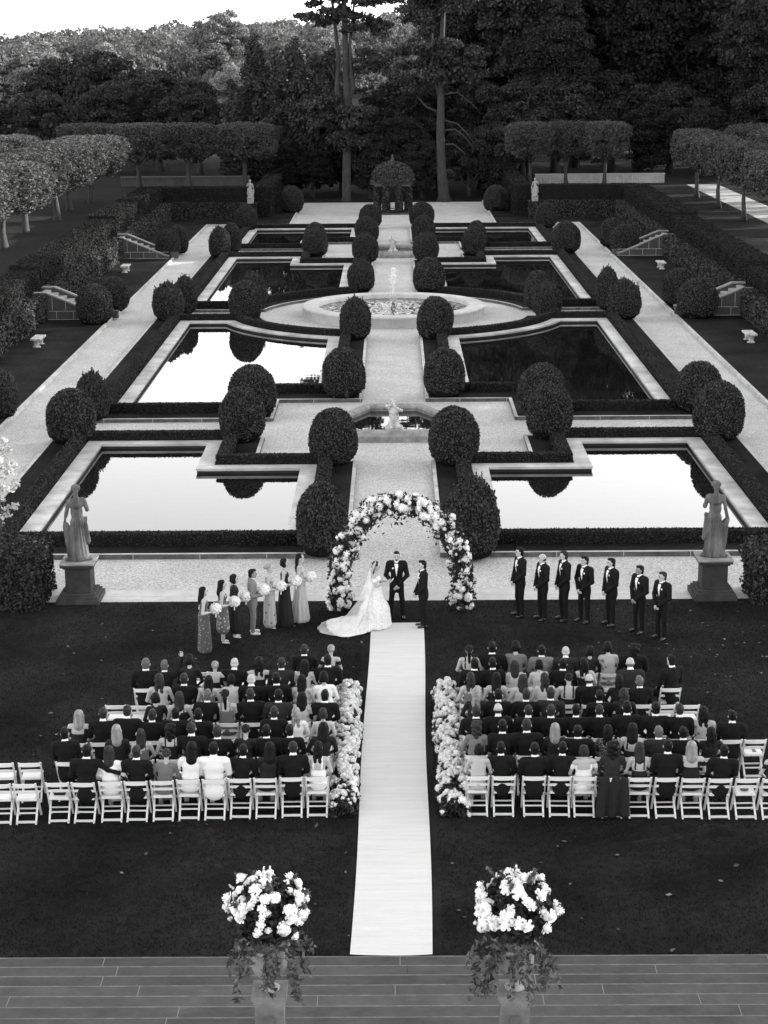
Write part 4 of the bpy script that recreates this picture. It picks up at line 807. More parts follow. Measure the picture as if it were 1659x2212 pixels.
# ------------------------------------------------------------------ urns of flowers on pedestals by the steps
for s, px in (('left', 566), ('right', 1103)):
    y0 = 21.5; x0 = (px - 846) / 166.0; st = .13 * 8 - .09
    pt = thing('stone_pedestal', 'carved stone pedestal with framed panels under the %s flower urn' % s, 'pedestal', (x0, y0, st)); zt = 1.93 - st
    mb = MB(); w2 = .185
    mb.box(-w2 - .05, w2 + .05, -w2 - .05, w2 + .05, 0, .1); mb.box(-w2, w2, -w2, w2, .1, zt - .06); mb.box(-w2 - .02, w2 + .02, -w2 - .02, w2 + .02, zt - .12, zt - .06); mb.box(-w2 - .045, w2 + .045, -w2 - .045, w2 + .045, zt - .06, zt)
    for q in (-1, 1):
        for a in (0, 1):
            for zz in ((.16, .185), (zt - .2, zt - .175)):
                if a == 0: mb.box(-w2 + .03, w2 - .03, min(q * w2, q * (w2 + .008)), max(q * w2, q * (w2 + .008)), zz[0], zz[1])
                else: mb.box(min(q * w2, q * (w2 + .008)), max(q * w2, q * (w2 + .008)), -w2 + .03, w2 - .03, zz[0], zz[1])
            for xx in (-w2 + .03, w2 - .05):
                if a == 0: mb.box(xx, xx + .02, min(q * w2, q * (w2 + .008)), max(q * w2, q * (w2 + .008)), .19, zt - .205)
                else: mb.box(min(q * w2, q * (w2 + .008)), max(q * w2, q * (w2 + .008)), xx, xx + .02, .19, zt - .205)
    mb.build('pedestal_block', mat('urn pedestal stone', .17, .85, var=.3, scale=4, bump=.3, big=.2, bigscale=2), pt)
    rl = MB()
    for zz in (zt * .38, zt * .62):
        pr = [(.075 * math.cos(a), zz + .075 * math.sin(a)) for a in np.linspace(0, 2 * PI, 25)]; rl.tube([(x, -w2 - .012, z) for x, z in pr], .008, 5)
    for k in range(4): a = k * PI / 2 + .4; rl.tube([(.02 * math.cos(a), -w2 - .01, zt * .5 + .02 * math.sin(a)), (.06 * math.cos(a), -w2 - .012, zt * .5 + .05 * math.sin(a))], .012, 5)
    rl.build('carved_relief', mat('urn pedestal stone', .2), pt)
    u = thing('flower_urn', 'stone urn overflowing with white roses and trailing foliage, %s of the aisle end' % s, 'flower urn', (x0, y0, 1.931))
    MB().lathe([(.0, 0), (.13, 0), (.135, .03), (.09, .06), (.055, .10), (.06, .14), (.11, .17), (.20, .26), (.245, .38), (.25, .50), (.235, .56), (.28, .6), (.285, .64), (.25, .645), (.2, .6), (0, .58)], 28).build('urn', mat('pale urn stone', .26, .85, var=.25, scale=5, bump=.3), u)
    n = 5200; d = rng.normal(size=(n, 3)); d /= np.linalg.norm(d, axis=1)[:, None]; q = rng.uniform(.1, 1, n) ** .5; P = np.array([0, 0, 1.13]) + d * q[:, None] * np.array([.47, .43, .45]); P = P[P[:, 2] > .62]
    tr = []
    for k in range(26):
        a = rnd.uniform(0, 6.28); r0 = rnd.uniform(.16, .3); p = np.array([math.cos(a) * r0, math.sin(a) * r0, rnd.uniform(.6, .8)]); dv = np.array([math.cos(a) * rnd.uniform(.2, 1.1), math.sin(a) * rnd.uniform(.2, 1.1), .3]); L = rnd.uniform(.25, .8)
        for s_ in np.linspace(0, 1, int(L * 65)): 
            dv = dv + np.array([0, 0, -.10]); p = p + dv / np.linalg.norm(dv) * .016; tr.append(p + rng.normal(size=3) * .02)
        if k % 3 == 0:
            for s_ in range(18): tr.append(p + rng.normal(size=3) * .05)
    for k in range(12):
        a = rnd.uniform(0, 6.28); el_ = rnd.uniform(-.1, 1.2); dd = np.array([math.cos(a) * math.cos(el_), math.sin(a) * math.cos(el_), math.sin(el_)])
        for s_ in np.linspace(.38, rnd.uniform(.5, .66), 20): tr.append(np.array([0, 0, 1.13]) + dd * s_ + rng.normal(size=3) * .013)
    LV, LF = cards(P, .055, None, 0, 2.0); ob('foliage', new_mesh('foliage', LV, LF, LEAF), u)
    LV, LF = cards(np.array(tr), .048, None, 0, 2.5); ob('trailing_vine', new_mesh('vine', LV, LF, LEAFM), u)
    it = []
    for q in range(92):
        d = Vector((rnd.gauss(0, 1), rnd.gauss(-.25, 1), rnd.gauss(.35, .8))).normalized()
        if d.z < -.55: continue
        it.append((Vector((0, 0, 1.13)) + Vector((d.x * .49, d.y * .45, d.z * .46)) * rnd.uniform(.85, 1.08), d, rnd.choice((.06, .075, .09, .11)), rnd.choice(ROSES + HYD[:1])))
    for k in range(7):   # small spires of buds
        a = rnd.uniform(0, 6.28); el_ = rnd.choice((.2, .5, 1.45, .1)); dd = Vector((math.cos(a) * math.cos(el_), math.sin(a) * math.cos(el_), math.sin(el_)))
        for s_ in range(8): it.append((Vector((0, 0, 1.13)) + dd * (.42 + .025 * s_) + Vector((rnd.gauss(0, .008), rnd.gauss(0, .008), 0)), dd, .026 - .0018 * s_, HYD[0]))
    blooms(u, it)
# ------------------------------------------------------------------ statues on pedestals
def goddess(flipx, res=.02):
    f = -1 if flipx else 1; X = lambda p: (p[0] * f, p[1], p[2])
    P = [cap((0, 0, .9), (0, 0, .12), .19, .30, 0, .05, (1, .8, 1)), ell((.03 * f, 0, 1.0), (.21, .17, .18), 0, .05), ell((0, 0, 1.25), (.17, .13, .2), 0, .05), ell((0, 0, 1.45), (.2, .13, .15), 0, .05), cap(X((-.17, 0, 1.53)), X((.17, 0, 1.55)), .075, .075, 0, .04),
         cap((0, 0, 1.55), (.0, .01, 1.72), .062, .055, 0, .03), ell((0, .02, 1.82), (.085, .1, .12), 0, .02), ell((0, -.02, 1.9), (.115, .115, .07), 0, .02), ell(X((.08, 0, 1.86)), (.06, .07, .06), 0, .02), ell(X((-.08, -.01, 1.86)), (.06, .07, .06), 0, .02), cap((0, -.08, 1.82), (0, -.12, 1.45), .06, .09, 0, .04),
         cap(X((-.22, 0, 1.52)), X((-.29, .0, 1.25)), .062, .052, 0, .03), cap(X((-.29, 0, 1.25)), X((-.36, .08, .98)), .05, .036, 0, .02), ell(X((-.37, .09, .93)), (.04, .04, .06), 0, .02),
         cap(X((.22, 0, 1.54)), X((.30, .03, 1.3)), .068, .06, 0, .03), cap(X((.30, .03, 1.3)), X((.20, .22, 1.42)), .05, .036, 0, .02), ell(X((.2, .24, 1.47)), (.035, .035, .05), 0, .02),
         cap(X((-.3, .02, .82)), X((-.24, .02, .2)), .10, .085, 0, .04), ell(X((-.32, .03, .9)), (.09, .09, .09), 0, .03), cap(X((.1, .12, .85)), X((.14, .2, .15)), .1, .08, 0, .05), cap(X((.24, 0, 1.05)), X((.26, -.02, .5)), .05, .09, 0, .04), ell(X((.26, 0, 1.08)), (.05, .05, .05), 0, .02)]
    P += [cap((-.3, -.05, .04), (.3, -.05, .04), .1, .1, 0, .02, (1, 1, .5)), cap((-.25, .12, .04), (.25, .12, .04), .1, .1, 0, .02, (1, 1, .5))]
    def disp(Q):
        a = np.arctan2(Q[..., 1], Q[..., 0]); k = np.clip((1.5 - Q[..., 2]) / .5, 0, 1) * (Q[..., 2] > .1)
        return .014 * np.sin(a * 15 + Q[..., 2] * 1.6 + 1.5 * nz(Q, 1.5, 2)) * k + .006 * nz(Q, 11, 3) + .012 * nz(Q, 26, 5) * (Q[..., 2] > 1.78)
    return sdf_mesh('statue', P, res, [STONE], zmin=0, disp=disp)
for fx, s, px in ((False, 'left', 163), (True, 'right', 1549)):
    x0 = (-8.22 if not fx else 8.28); y0 = 45.15; t = thing('stone_pedestal', 'dark stone pedestal with moulded cap carrying the %s classical statue' % s, 'pedestal', (x0, y0, 0))
    mb = MB(); mb.box(-.56, .56, -.56, .56, -.02, .12); mb.box(-.50, .50, -.50, .50, .12, .2); mb.box(-.44, .44, -.44, .44, .2, .26)
    mb.box(-.33, .33, -.33, .33, .26, .9); mb.box(-.38, .38, -.38, .38, .9, .95); mb.box(-.44, .44, -.44, .44, .95, 1.02)
    o = mb.build('pedestal_block', PSTONE, t)
    bv = o.modifiers.new('bevel', 'BEVEL'); bv.width = .012; bv.segments = 2
    MB().box(-.45, .45, -.45, .45, 1.021, 1.06).build('capstone', mat('skylit capstone', .22, .85, var=.5, scale=5, bump=.4), t)  # top slab paler than the block: skylight put into its colour
    ob('statue', goddess(fx), loc=(x0, y0, 1.06), sc=(.90, .9, 1.03), rz=.15 if not fx else -.1, label='weathered stone statue of a robed woman seen from behind, on the %s pedestal' % s, category='statue')
for sx, s in ((-1, 'left'), (1, 'right')):
    me = goddess(sx > 0, .035); ob('statue', me, loc=(11.75 * sx, 150.82, 1.36 + .35), rz=PI, sc=(.82, .82, .78), label='small pale statue at the far end of the %s terrace' % s, category='statue').material_slots[0].link = 'OBJECT'
    S.objects[-1].material_slots[0].material = mat('dull far statue stone', .26, .85, var=.3, scale=5)
    tb = MB(); tb.box(-.26, .26, -.16, .16, 1.3, 1.7); o = tb.build('plinth', MATS['dull far statue stone'], None, loc=(11.75 * sx, 150.82, 0)); o['label'] = 'pale plinth under the small statue at the far %s' % s; o['category'] = 'plinth'; b = o.modifiers.new('bevel', 'BEVEL'); b.width = .03
# ------------------------------------------------------------------ fountains
ft = thing('round_fountain', 'large round stone fountain basin at the centre of the garden', 'fountain', (0, R0, -.12))
jm = MB().lathe([(4.86, 0), (4.86, .42), (4.90, .46), (4.93, .52), (4.90, .58), (4.82, .60), (4.12, .60), (4.05, .57), (4.05, .1)], 96)
for k in range(48): a = 2 * PI * k / 48; jm.bar((4.868 * math.cos(a), 4.868 * math.sin(a), .0), (4.868 * math.cos(a), 4.868 * math.sin(a), .42), .03, .01, 1, up=(math.cos(a), math.sin(a), 0))
jm.build('basin_wall', [FRIM, JOINT], ft)
V = [(0, 0, .36)] + [(4.06 * math.cos(2 * PI * k / 64), 4.06 * math.sin(2 * PI * k / 64), .36) for k in range(64)]
WV = []; wn = 110
for j in range(wn + 1):
    for i in range(wn + 1):
        u, v = i / wn * 2 - 1, j / wn * 2 - 1; WV.append((4.06 * u * math.sqrt(1 - v * v / 2), 4.06 * v * math.sqrt(1 - u * u / 2), 0))
WV = np.array(WV); WV[:, 2] = .36 + .022 * nz(WV, 3.2, 1) + .020 * nz(WV, 6.5, 2) * (.5 + np.exp(-np.hypot(WV[:, 0], WV[:, 1]) / 2))
o = ob('water', new_mesh('water', WV, np.array([(j * (wn + 1) + i, j * (wn + 1) + i + 1, (j + 1) * (wn + 1) + i + 1, (j + 1) * (wn + 1) + i) for j in range(wn) for i in range(wn)]), WATER, smooth=True), loc=(0, R0, -.12), kind='structure')
MB().lathe([(0, .3), (.16, .3), (.14, .45), (.09, .5), (.09, .62), (.05, .68), (0, .68)], 12).build('nozzle', mat('dark bronze', .03, .4), ft)
mb = MB(); mb.tube([(0, 0, .66), (.01, 0, 1.4), (0, .01, 2.1), (.01, 0, 2.45)], [.05, .045, .055, .04], 7)
P = []
for k in range(420):
    t = rnd.random(); a = rnd.uniform(0, 6.28); z = 2.5 - 2.0 * t * t; q = .04 + .23 * t ** .8 * rnd.random(); P.append((q * math.cos(a), q * math.sin(a), z if rnd.random() < .55 else rnd.uniform(1.7, 2.55)))
for k in range(260): a = rnd.uniform(0, 6.28); q = rnd.uniform(.05, .75); P.append((q * math.cos(a), q * math.sin(a), .37 + rnd.random() ** 2 * .22))
LV, LF = cards(np.array(P), .05, None, 0, 1.5); mb.add(LV, LF); mb.build('water_jet', SPRAY, None, loc=(0, R0, -.12), label='thin white water jet rising from the round fountain', category='water jet')
def putto(res):
    P = [ell((0, 0, .12), (.42, .36, .14), 1, .03), ell((-.2, -.12, .3), (.16, .2, .18), 0, .05), ell((.2, -.12, .3), (.16, .2, .18), 0, .05), ell((0, .05, .42), (.24, .2, .26), 0, .06), ell((0, .03, .72), (.2, .16, .24), 0, .06), ell((0, .02, .98), (.22, .14, .16), 0, .05),
         cap((-.17, 0, 1.06), (-.29, -.06, 1.2), .07, .055, 0, .03), cap((-.29, -.06, 1.2), (-.14, -.2, 1.26), .055, .04, 0, .02), cap((.17, 0, 1.06), (.3, -.06, 1.0), .07, .055, 0, .03), cap((.3, -.06, 1.0), (.1, -.2, 1.16), .055, .04, 0, .02),
         cap((0, 0, 1.1), (0, 0, 1.2), .07, .065, 0, .03), ell((0, 0, 1.32), (.12, .13, .14), 0, .03), ell((0, .02, 1.38), (.15, .15, .11), 0, .03), cap((0, -.12, 1.25), (.06, -.3, 1.2), .035, .06, 0, .02), cap((0, -.25, .2), (0, -.33, .08), .08, .12, 0, .05)]
    return sdf_mesh('figure', P, res, [WHITEST, mat('wet dark rock', .03, .5)], zmin=0, disp=lambda Q: .014 * nz(Q, 9, 4) + .01 * nz(Q, 22, 8))
put = putto(.028)
for nm, sg_, lab in (('near', 1, 'nearest the wedding arch'), ('far', -1, 'at the far end of the central path')):
    yc = 67.55 if sg_ > 0 else 2 * R0 - 67.55
    prof = [(-1.35, -3.0), (1.35, -3.0), (1.35, -2.3), (2.15, -1.7), (2.15, .9), (1.15, 2.1), (1.15, 3.0), (-1.15, 3.0), (-1.15, 2.1), (-2.15, .9), (-2.15, -1.7), (-1.35, -2.3)] if sg_ > 0 else [(-1.3, -2.6), (1.3, -2.6), (2.0, -1.6), (2.0, 1.6), (1.3, 2.6), (-1.3, 2.6), (-2.0, 1.6), (-2.0, -1.6)]
    if sg_ > 0: prof = [(-1.35, -2.95), (1.35, -2.95), (2.1, -1.9), (2.1, .6), (1.2, 2.5), (-1.2, 2.5), (-2.1, .6), (-2.1, -1.9)]
    prof = ccw(prof); t = thing('small_fountain', 'low stone basin with rounded rim, ' + lab, 'fountain', (0, yc, -.12))
    mb = MB(); n = len(prof); RI = [(0, .0), (0, .22), (.03, .26), (.10, .36), (.2, .42), (.33, .42), (.44, .36), (.48, .28), (.46, .22), (.46, -.05)]
    loops = [[(x, y, z) for x, y in offset(prof, .02 - d)] for d, z in RI]; V = [p for lp in loops for p in lp]
    mb.add(V, [(i * n + k, i * n + (k + 1) % n, (i + 1) * n + (k + 1) % n, (i + 1) * n + k) for i in range(len(RI) - 1) for k in range(n)], 0)
    mb.build('basin_wall', mat('stained basin stone', .22, .8, var=.4, scale=3, big=.25, bump=.2), t)
    ip = offset(prof, -.42); o = struct('water', sheet('water', ip, [], .05, WATER), (0, yc, 0))
    o = ob('statue', put, loc=(0, yc - (2.0 if sg_ > 0 else 1.6), -.05), sc=.93, label='pale stone fountain figure in the basin ' + lab, category='statue')
# ------------------------------------------------------------------ ivy arbour at the far end
g = thing('ivy_arbour', 'domed garden arbour smothered in ivy at the end of the central path', 'arbour', (.0, 157.2, -.11))
pm = MB()
for k in range(8):
    a = 2 * PI * (k + .5) / 8; x, y = 1.45 * math.cos(a), 1.45 * math.sin(a); V, Fc = gbox(x - .2, x + .2, y - .2, y + .2, 0, 2.7, .3)
    ob('pillar', leafy('pillar', V, Fc, mat('arbour ivy leaf', .036, .7, island=.7), BOXC, 300, .12, .12, .4), g)
V = []; NU, NV = 28, 10
for j in range(NV + 1):
    ph = PI / 2 * j / NV
    for i in range(NU): th = 2 * PI * i / NU; V.append((1.75 * math.sin(ph) * math.cos(th), 1.75 * math.sin(ph) * math.sin(th), 2.75 + 1.5 * math.cos(ph) ** .9 if j < NV else 2.5))
V = np.array(V); V += nz(V, 1.3, 3)[:, None] * np.array([[.1, .1, .1]]); Fc = [(j * NU + i, (j + 1) * NU + i, (j + 1) * NU + (i + 1) % NU, j * NU + (i + 1) % NU) for j in range(NV) for i in range(NU)]
ob('ivy_dome', leafy('dome', V, Fc, MATS['arbour ivy leaf'], BOXC, None, .13, .15, .4, n=6500, skip_down=False), g)
MB().box(-1.55, -.45, -1.6, -1.45, 2.38, 2.55).box(-.3, .5, -1.62, -1.45, 2.42, 2.58).box(.6, 1.5, -1.6, -1.45, 2.38, 2.52).build('stone_beam', WALLST, g)
MB().box(-.75, .75, -.5, .0, .38, .46).box(-.7, -.55, -.45, -.05, 0, .38).box(.55, .7, -.45, -.05, 0, .38).build('bench', WHITEST, g)
MB().lathe([(0, 4.1), (.12, 4.1), (.2, 4.4), (.1, 4.6), (.05, 4.95), (0, 5)], 12).build('finial', MATS['arbour ivy leaf'], g)
MB().box(-1.9, 1.9, -1.9, 1.9, .002, .10).build('floor_slab', WALLST, g)
# ------------------------------------------------------------------ chairs
WC = [CHAIR]
def chair_parts():
    out = []
    for q in (-1, 1):
        out.append(('leg', MB().bar((q * .205, -.235, .815), (q * .205, .20, .0), .022, .036, up=(1, 0, 0)).mesh('leg', CHAIR)))   # long back post running to the front foot
        out.append(('leg', MB().bar((q * .178, -.25, .0), (q * .178, .16, .43), .022, .034, up=(1, 0, 0)).mesh('leg', CHAIR)))
    st = MB(); st.box(-.19, .19, -.155, .235, .435, .462); st.box(-.165, .165, -.135, .215, .462, .478); m = st.mesh('seat', CHAIR); out.append(('seat', m))
    br = MB()
    def slat(z0, z1, y0, bow):
        n = 8; V = []
        for i in range(n + 1):
            u = i / n * 2 - 1; x = u * .205; y = y0 - bow * (1 - u * u); zt = z1 + .012 * (1 - u * u)
            V += [(x, y - .011, z0), (x, y + .011, z0), (x, y + .011, zt), (x, y - .011, zt)]
        Fc = [(4 * i + a, 4 * i + b, 4 * i + 4 + b, 4 * i + 4 + a) for i in range(n) for a, b in ((0, 1), (1, 2), (2, 3), (3, 0))] + [(3, 2, 1, 0), (4 * n, 4 * n + 1, 4 * n + 2, 4 * n + 3)]
        br.add(V, Fc)
    slat(.735, .80, -.222, .03); out.append(('backrest', br.mesh('backrest', CHAIR)))
    br = MB(); slat(.585, .625, -.13, .012); out.append(('back_slat', br.mesh('back_slat', CHAIR)))
    out.append(('crossbar', MB().box(-.19, .19, -.245, -.22, .03, .07).mesh('crossbar', CHAIR)))
    out.append(('crossbar', MB().box(-.19, .19, -.115, -.095, .16, .185).mesh('crossbar', CHAIR)))
    out.append(('crossbar', MB().box(-.2, .2, .10, .12, .16, .185).mesh('crossbar', CHAIR)))
    return out
CP = chair_parts()
ORD = ['next to the flowers', 'second from the flowers', 'third from the flowers', 'fourth from the flowers', 'fifth from the flowers', 'sixth from the flowers', 'seventh from the flowers', 'eighth from the flowers', 'ninth from the flowers', 'tenth from the flowers', 'eleventh from the flowers', 'twelfth from the flowers', 'thirteenth from the flowers']
ROWN = {7: 'back row', 6: 'second row from back', 5: 'third row from back', 4: 'middle row', 3: 'third row from front', 2: 'second row', 1: 'front row'}
def chair(X, Y, rz, side, row, i, empty):
    t = thing('folding_chair', '%s white folding chair, %s, %s block, %s' % ('empty' if empty else 'occupied', ROWN[row], side, ORD[i]), 'chair', (X, Y, 0), rz, 'white folding chairs')
    for n_, m in CP: ob(n_, m, t)
# ------------------------------------------------------------------ seated guests
def seated(kind, fat=0, lean=0, arm='lap', seed=0, skirt=False, bare=True, cover=0):
    """kind m/f; sits at seat height .47, facing +Y, back against y=-.2"""
    P = []; f = 1 + fat; ex = MB(); mm = kind == 'm'; L = lean
    sh = .18 if mm else .145
    P += [ell((0, -.02, .58), (.17 * f, .14, .13), 0, .04), ell((L * .3, -.05, .78), (.148 * f, .108, .17), 0, .05), ell((L * .7, -.06, .97), ((.18 if mm else .148) * f, .115 if mm else .1, .16), 0, .05)]
    top = 0 if (mm or not bare) else 1
    P += [cap((L - sh, -.07, 1.095), (L + sh, -.07, 1.095), (.072 if mm else .048), (.072 if mm else .048), top, .045)]
    if mm: P += [cap((L, -.082, 1.12), (L, -.075, 1.142), .070, .064, 0, .02), cap((L, -.066, 1.162), (L, -.064, 1.172), .0605, .060, 2, .004)]
    P += [cap((L, -.07, 1.1), (L, -.04, 1.23), .052 if mm else .043, .05 if mm else .042, 1, .02)]
    for q in (-1, 1):
        P += [cap((q * .09, 0, .55), (q * .11, .42, .52), .088, .062, 3, .03), cap((q * .11, .42, .52), (q * .11, .44, .09), .06, .045, 3 if mm else 1, .02), cap((q * .11, .42, .04), (q * .12, .58, .035), .04, .034, 4, .01)]
        am = 0 if mm or not bare else 1
        s0 = (L + q * (sh + .03), -.07, 1.08)
        if arm == 'raise' and q == 1: e, wv, dd = (.33, .06, 1.2), (.36, .14, 1.42), (0, .2, 1)
        elif arm == 'hug' and q == 1: e, wv, dd = (.36, -.12, .98), (.55, -.16, .92), (1, .1, -.3)
        elif arm == 'hugl' and q == -1: e, wv, dd = (-.36, -.12, .98), (-.55, -.16, .92), (-1, .1, -.3)
        else: e, wv, dd = (q * .25 + L * .6, .0, .83), (q * .09, .24, .64), (-q * .4, .8, -.1)
        P += [cap(s0, e, .068 if mm else .044, .056 if mm else .039, am, .035), cap(e, wv, .048 if mm else .035, .036 if mm else .025, am, .02)]
        v = (Vector(wv) - Vector(e)).normalized(); hand(ex, Vector(wv) + v * .01, dd, (0, 0, -1) if arm != 'raise' else (0, -1, 0), 1 if mm else .88)
    if mm: P += [cap((0, -.09, .62), (0, -.13, .5), .165 * f, .15 * f, 0, .03, (1, .55, 1))]
    else: P += [cap((0, .02, .55), (0, .35, .53), .16, .15, 0, .03, (1, 1, .6)), cap((0, .40, .5), (0, .43, .28), .13, .14, 0, .03, (1, .6, 1))]
    hp, T = head_prims((L, -.02, 1.292), {'raise': 0}.get(arm, 0), 0, 1 if mm else .94); P += hp
    zt = 1.0
    def rules(C, mi):
        x, y, z = C.T; mi = mi.copy()
        if not mm and bare:
            back = (mi == 0) & (y < -.05) & (z > zt - cover) & (z < 1.2); mi[back] = 1
            if bare != 'off': mi[(mi == 1) & (np.abs(np.abs(x - L) - .085) < .015) & (z > .9) & (z < 1.17) & (y < .06)] = 0
            else: mi[(np.abs(z - 1.0) < .05) & (np.abs(x) > .12)] = 0
        if mm: mi[(mi == 0) & (y > .03) & (z > .85) & (z < 1.14) & (np.abs(x - L) < .04)] = 2
        return mi
    me = sdf_mesh('body', P, .0165, [SUITB, SKIN, SHIRT, SUITB, SHOE, HDARK, LIP], zmin=.004, rules=rules, extra=ex, disp=lambda Q: .004 * nz(Q, 8, seed) * (Q[..., 2] < 1.15))
    return me, T
SM = [seated('m', 0, 0, 'lap', 1), seated('m', .08, 0, 'lap', 2), seated('m', -.04, .03, 'lap', 3), seated('m', .04, -.03, 'lap', 4), seated('m', .18, 0, 'lap', 5)]
SRAISE = seated('m', 0, 0, 'raise', 6); SHUG = seated('m', .03, 0, 'hug', 7)
SF = [seated('f', 0, 0, 'lap', 11, bare=True), seated('f', .03, .02, 'lap', 12, bare='off', cover=.04), seated('f', 0, -.02, 'lap', 13, bare=True, cover=.12), seated('f', .02, .03, 'lap', 14, bare=False), seated('f', .08, 0, 'lap', 15, bare=False)]
HC = {'d': (HDARK, 'dark'), 'n': (HBR, 'brown'), 'l': (HBL, 'blonde'), 'g': (HGR, 'grey'), 'w': (HWH, 'white')}
CL = {'K': (SUITB, 'black'), 'C': (SUITC, 'charcoal'), 'G': (SUITG, 'grey'), 'W': (DRW, 'white'), 'L': (DRL, 'pale'), 'D': (DRG, 'grey'), 'B': (DRB, 'black'), 'H': (HOUND, 'checked'), 'F': (FLO3, 'patterned'), 'R': (FLO1, 'floral')}
HW = {'short': 'short', 'crop': 'cropped', 'bald': 'thin', 'long': 'long', 'wavy': 'wavy', 'curly': 'curly', 'bob': 'bobbed', 'bun': 'pinned up', 'pony': 'ponytailed'}
gid = 0
def guest(code, X, Y, side, row, i, yaw=0):
    """code: body variant, cloth, hair style, hair colour, e.g. 'm0 K short d'"""
    global gid
    v, cl, hs, hc = code.split()[:4]; opt = code.split()[4:]; gid += 1
    me, T = SRAISE if v == 'mr' else SHUG if v == 'mh' else (SM[int(v[1])] if v[0] == 'm' else SF[int(v[1])])
    cm, cw = CL[cl]; hm, hw = HC[hc]; hr = 'bald' if hs == 'bald' else '%s %s hair' % (HW[hs], hw)
    lab = '%s %s, %s, %s, %s block, %s' % ('guest in ' + cw, 'suit' if v[0] == 'm' else 'dress', hr, ROWN[row], side, ORD[i])
    w_ = lab.split()
    if len(w_) > 16: lab = 'guest in %s, %s, %s, %s block, %s' % (cw, hr.replace('pinned up', 'pinned'), ROWN[row], side, ORD[i])
    t = thing('person', lab, 'person', (X, Y, 0), yaw + rnd.uniform(-.07, .07), 'seated wedding guests', rnd.uniform(.965, 1.03))
    t.rotation_euler = (rnd.uniform(-.03, .03), rnd.uniform(-.045, .045), t.rotation_euler[2] + rnd.uniform(-.08, .08)); q_ = t.scale[0]; t.scale = (q_ * rnd.uniform(.98, 1.13) if v[0] == 'm' else q_ * rnd.uniform(.95, 1.08), q_, q_ * rnd.uniform(.97, 1.03))
    b = ob('body', me, t); set_mat(b, 0, cm)
    if v[0] == 'm': set_mat(b, 3, cm)
    if 'tan' in opt: set_mat(b, 1, SKIND)
    hy = rnd.uniform(-.25, .25); h = add_hair(t, hs, hm, T, 0, 1.0 if v[0] == 'm' else .97)
    if hs == 'bald' and hc == 'd': pass
XL = lambda zx: zx
def backs(side, zx, zy): # pixel of a chair-back top (zoomed crop units) -> chair centre on the ground
    x, y = inv((0 if side == 'left' else 829.5) + zx / 2, 1327.2 + zy / 2, .8); return x, y + .235
# rows: (row, y of backs at x0, x0, slope, list of (x, guest code or None))
ROWS_L = [
 (7, [1368, 1257, 1145, 1034, 923, 810, 697, 585, 473, 358, 243, 103, -10], 705, 1368, -.0235, {0: 'f2 W wavy d', 1: 'm0 K crop n tan', 2: 'f3 B long d', 3: 'm2 K short d', 4: 'm1 W short d tan', 5: 'f3 W long d', 6: 'f3 D bun n', 7: 'm0 K short n', 8: 'f4 W long n', 9: 'mh K short d'}),
 (6, [1378, 1270, 1161, 1052, 943, 834, 725, 616, 507, 398, 289, 125, 5], 615, 1378, -.022, {0: 'f3 B long d', 1: 'm3 K short d', 2: 'm0 K short d', 3: 'f3 B bun d', 4: 'm1 K short n', 5: 'm0 K crop n', 6: 'f0 B curly d', 7: 'f0 D long n', 8: 'f3 B long l', 10: 'm4 K short d'}),
 (5, [1390, 1284, 1178, 1072, 966, 860, 754, 648, 542, 436, 330], 536, 1390, -.02, {0: 'f3 L bob n', 1: 'f3 W wavy l', 2: 'm1 K short n', 5: 'm0 K short d', 6: 'm2 K short d', 7: 'm1 K short n', 8: 'm0 K crop n', 9: 'm1 K crop n', 10: 'f1 B long l'}),
 (4, [1400, 1296, 1192, 1088, 984, 880, 776, 672, 568], 468, 1400, -.008, {0: 'm0 K short d', 1: 'f0 L long d', 2: 'm1 C short d', 3: 'm0 K short n', 4: 'f0 D pony d', 5: 'm2 K short g', 6: 'f0 B long n', 7: 'f3 B bob d'}),
 (3, [1405, 1303, 1201, 1099, 997, 895, 793, 691, 600, 498], 392, 1405, -.004, {0: 'f4 W bob d', 1: 'f0 L long d', 2: 'm0 K short d', 3: 'm3 K bald w', 4: 'f4 L bob d', 5: 'f0 D long d', 6: 'm0 K short n', 7: 'f0 L wavy n'}),
 (2, [1410, 1310, 1210, 1110, 1010, 920, 820, 720, 620], 320, 1410, -.004, {0: 'm2 K short d', 1: 'f0 L long d', 2: 'm0 C short n', 3: 'f1 B wavy d', 4: 'm1 K bald w', 5: 'f1 B bun l', 6: 'f3 B bob d', 7: 'mr K short g', 8: 'm1 K short g'}),
 (1, [1415, 1318, 1220, 1125, 1030, 937, 865], 250, 1415, -.004, {0: 'f1 B bun l', 1: 'm0 K short n'})]
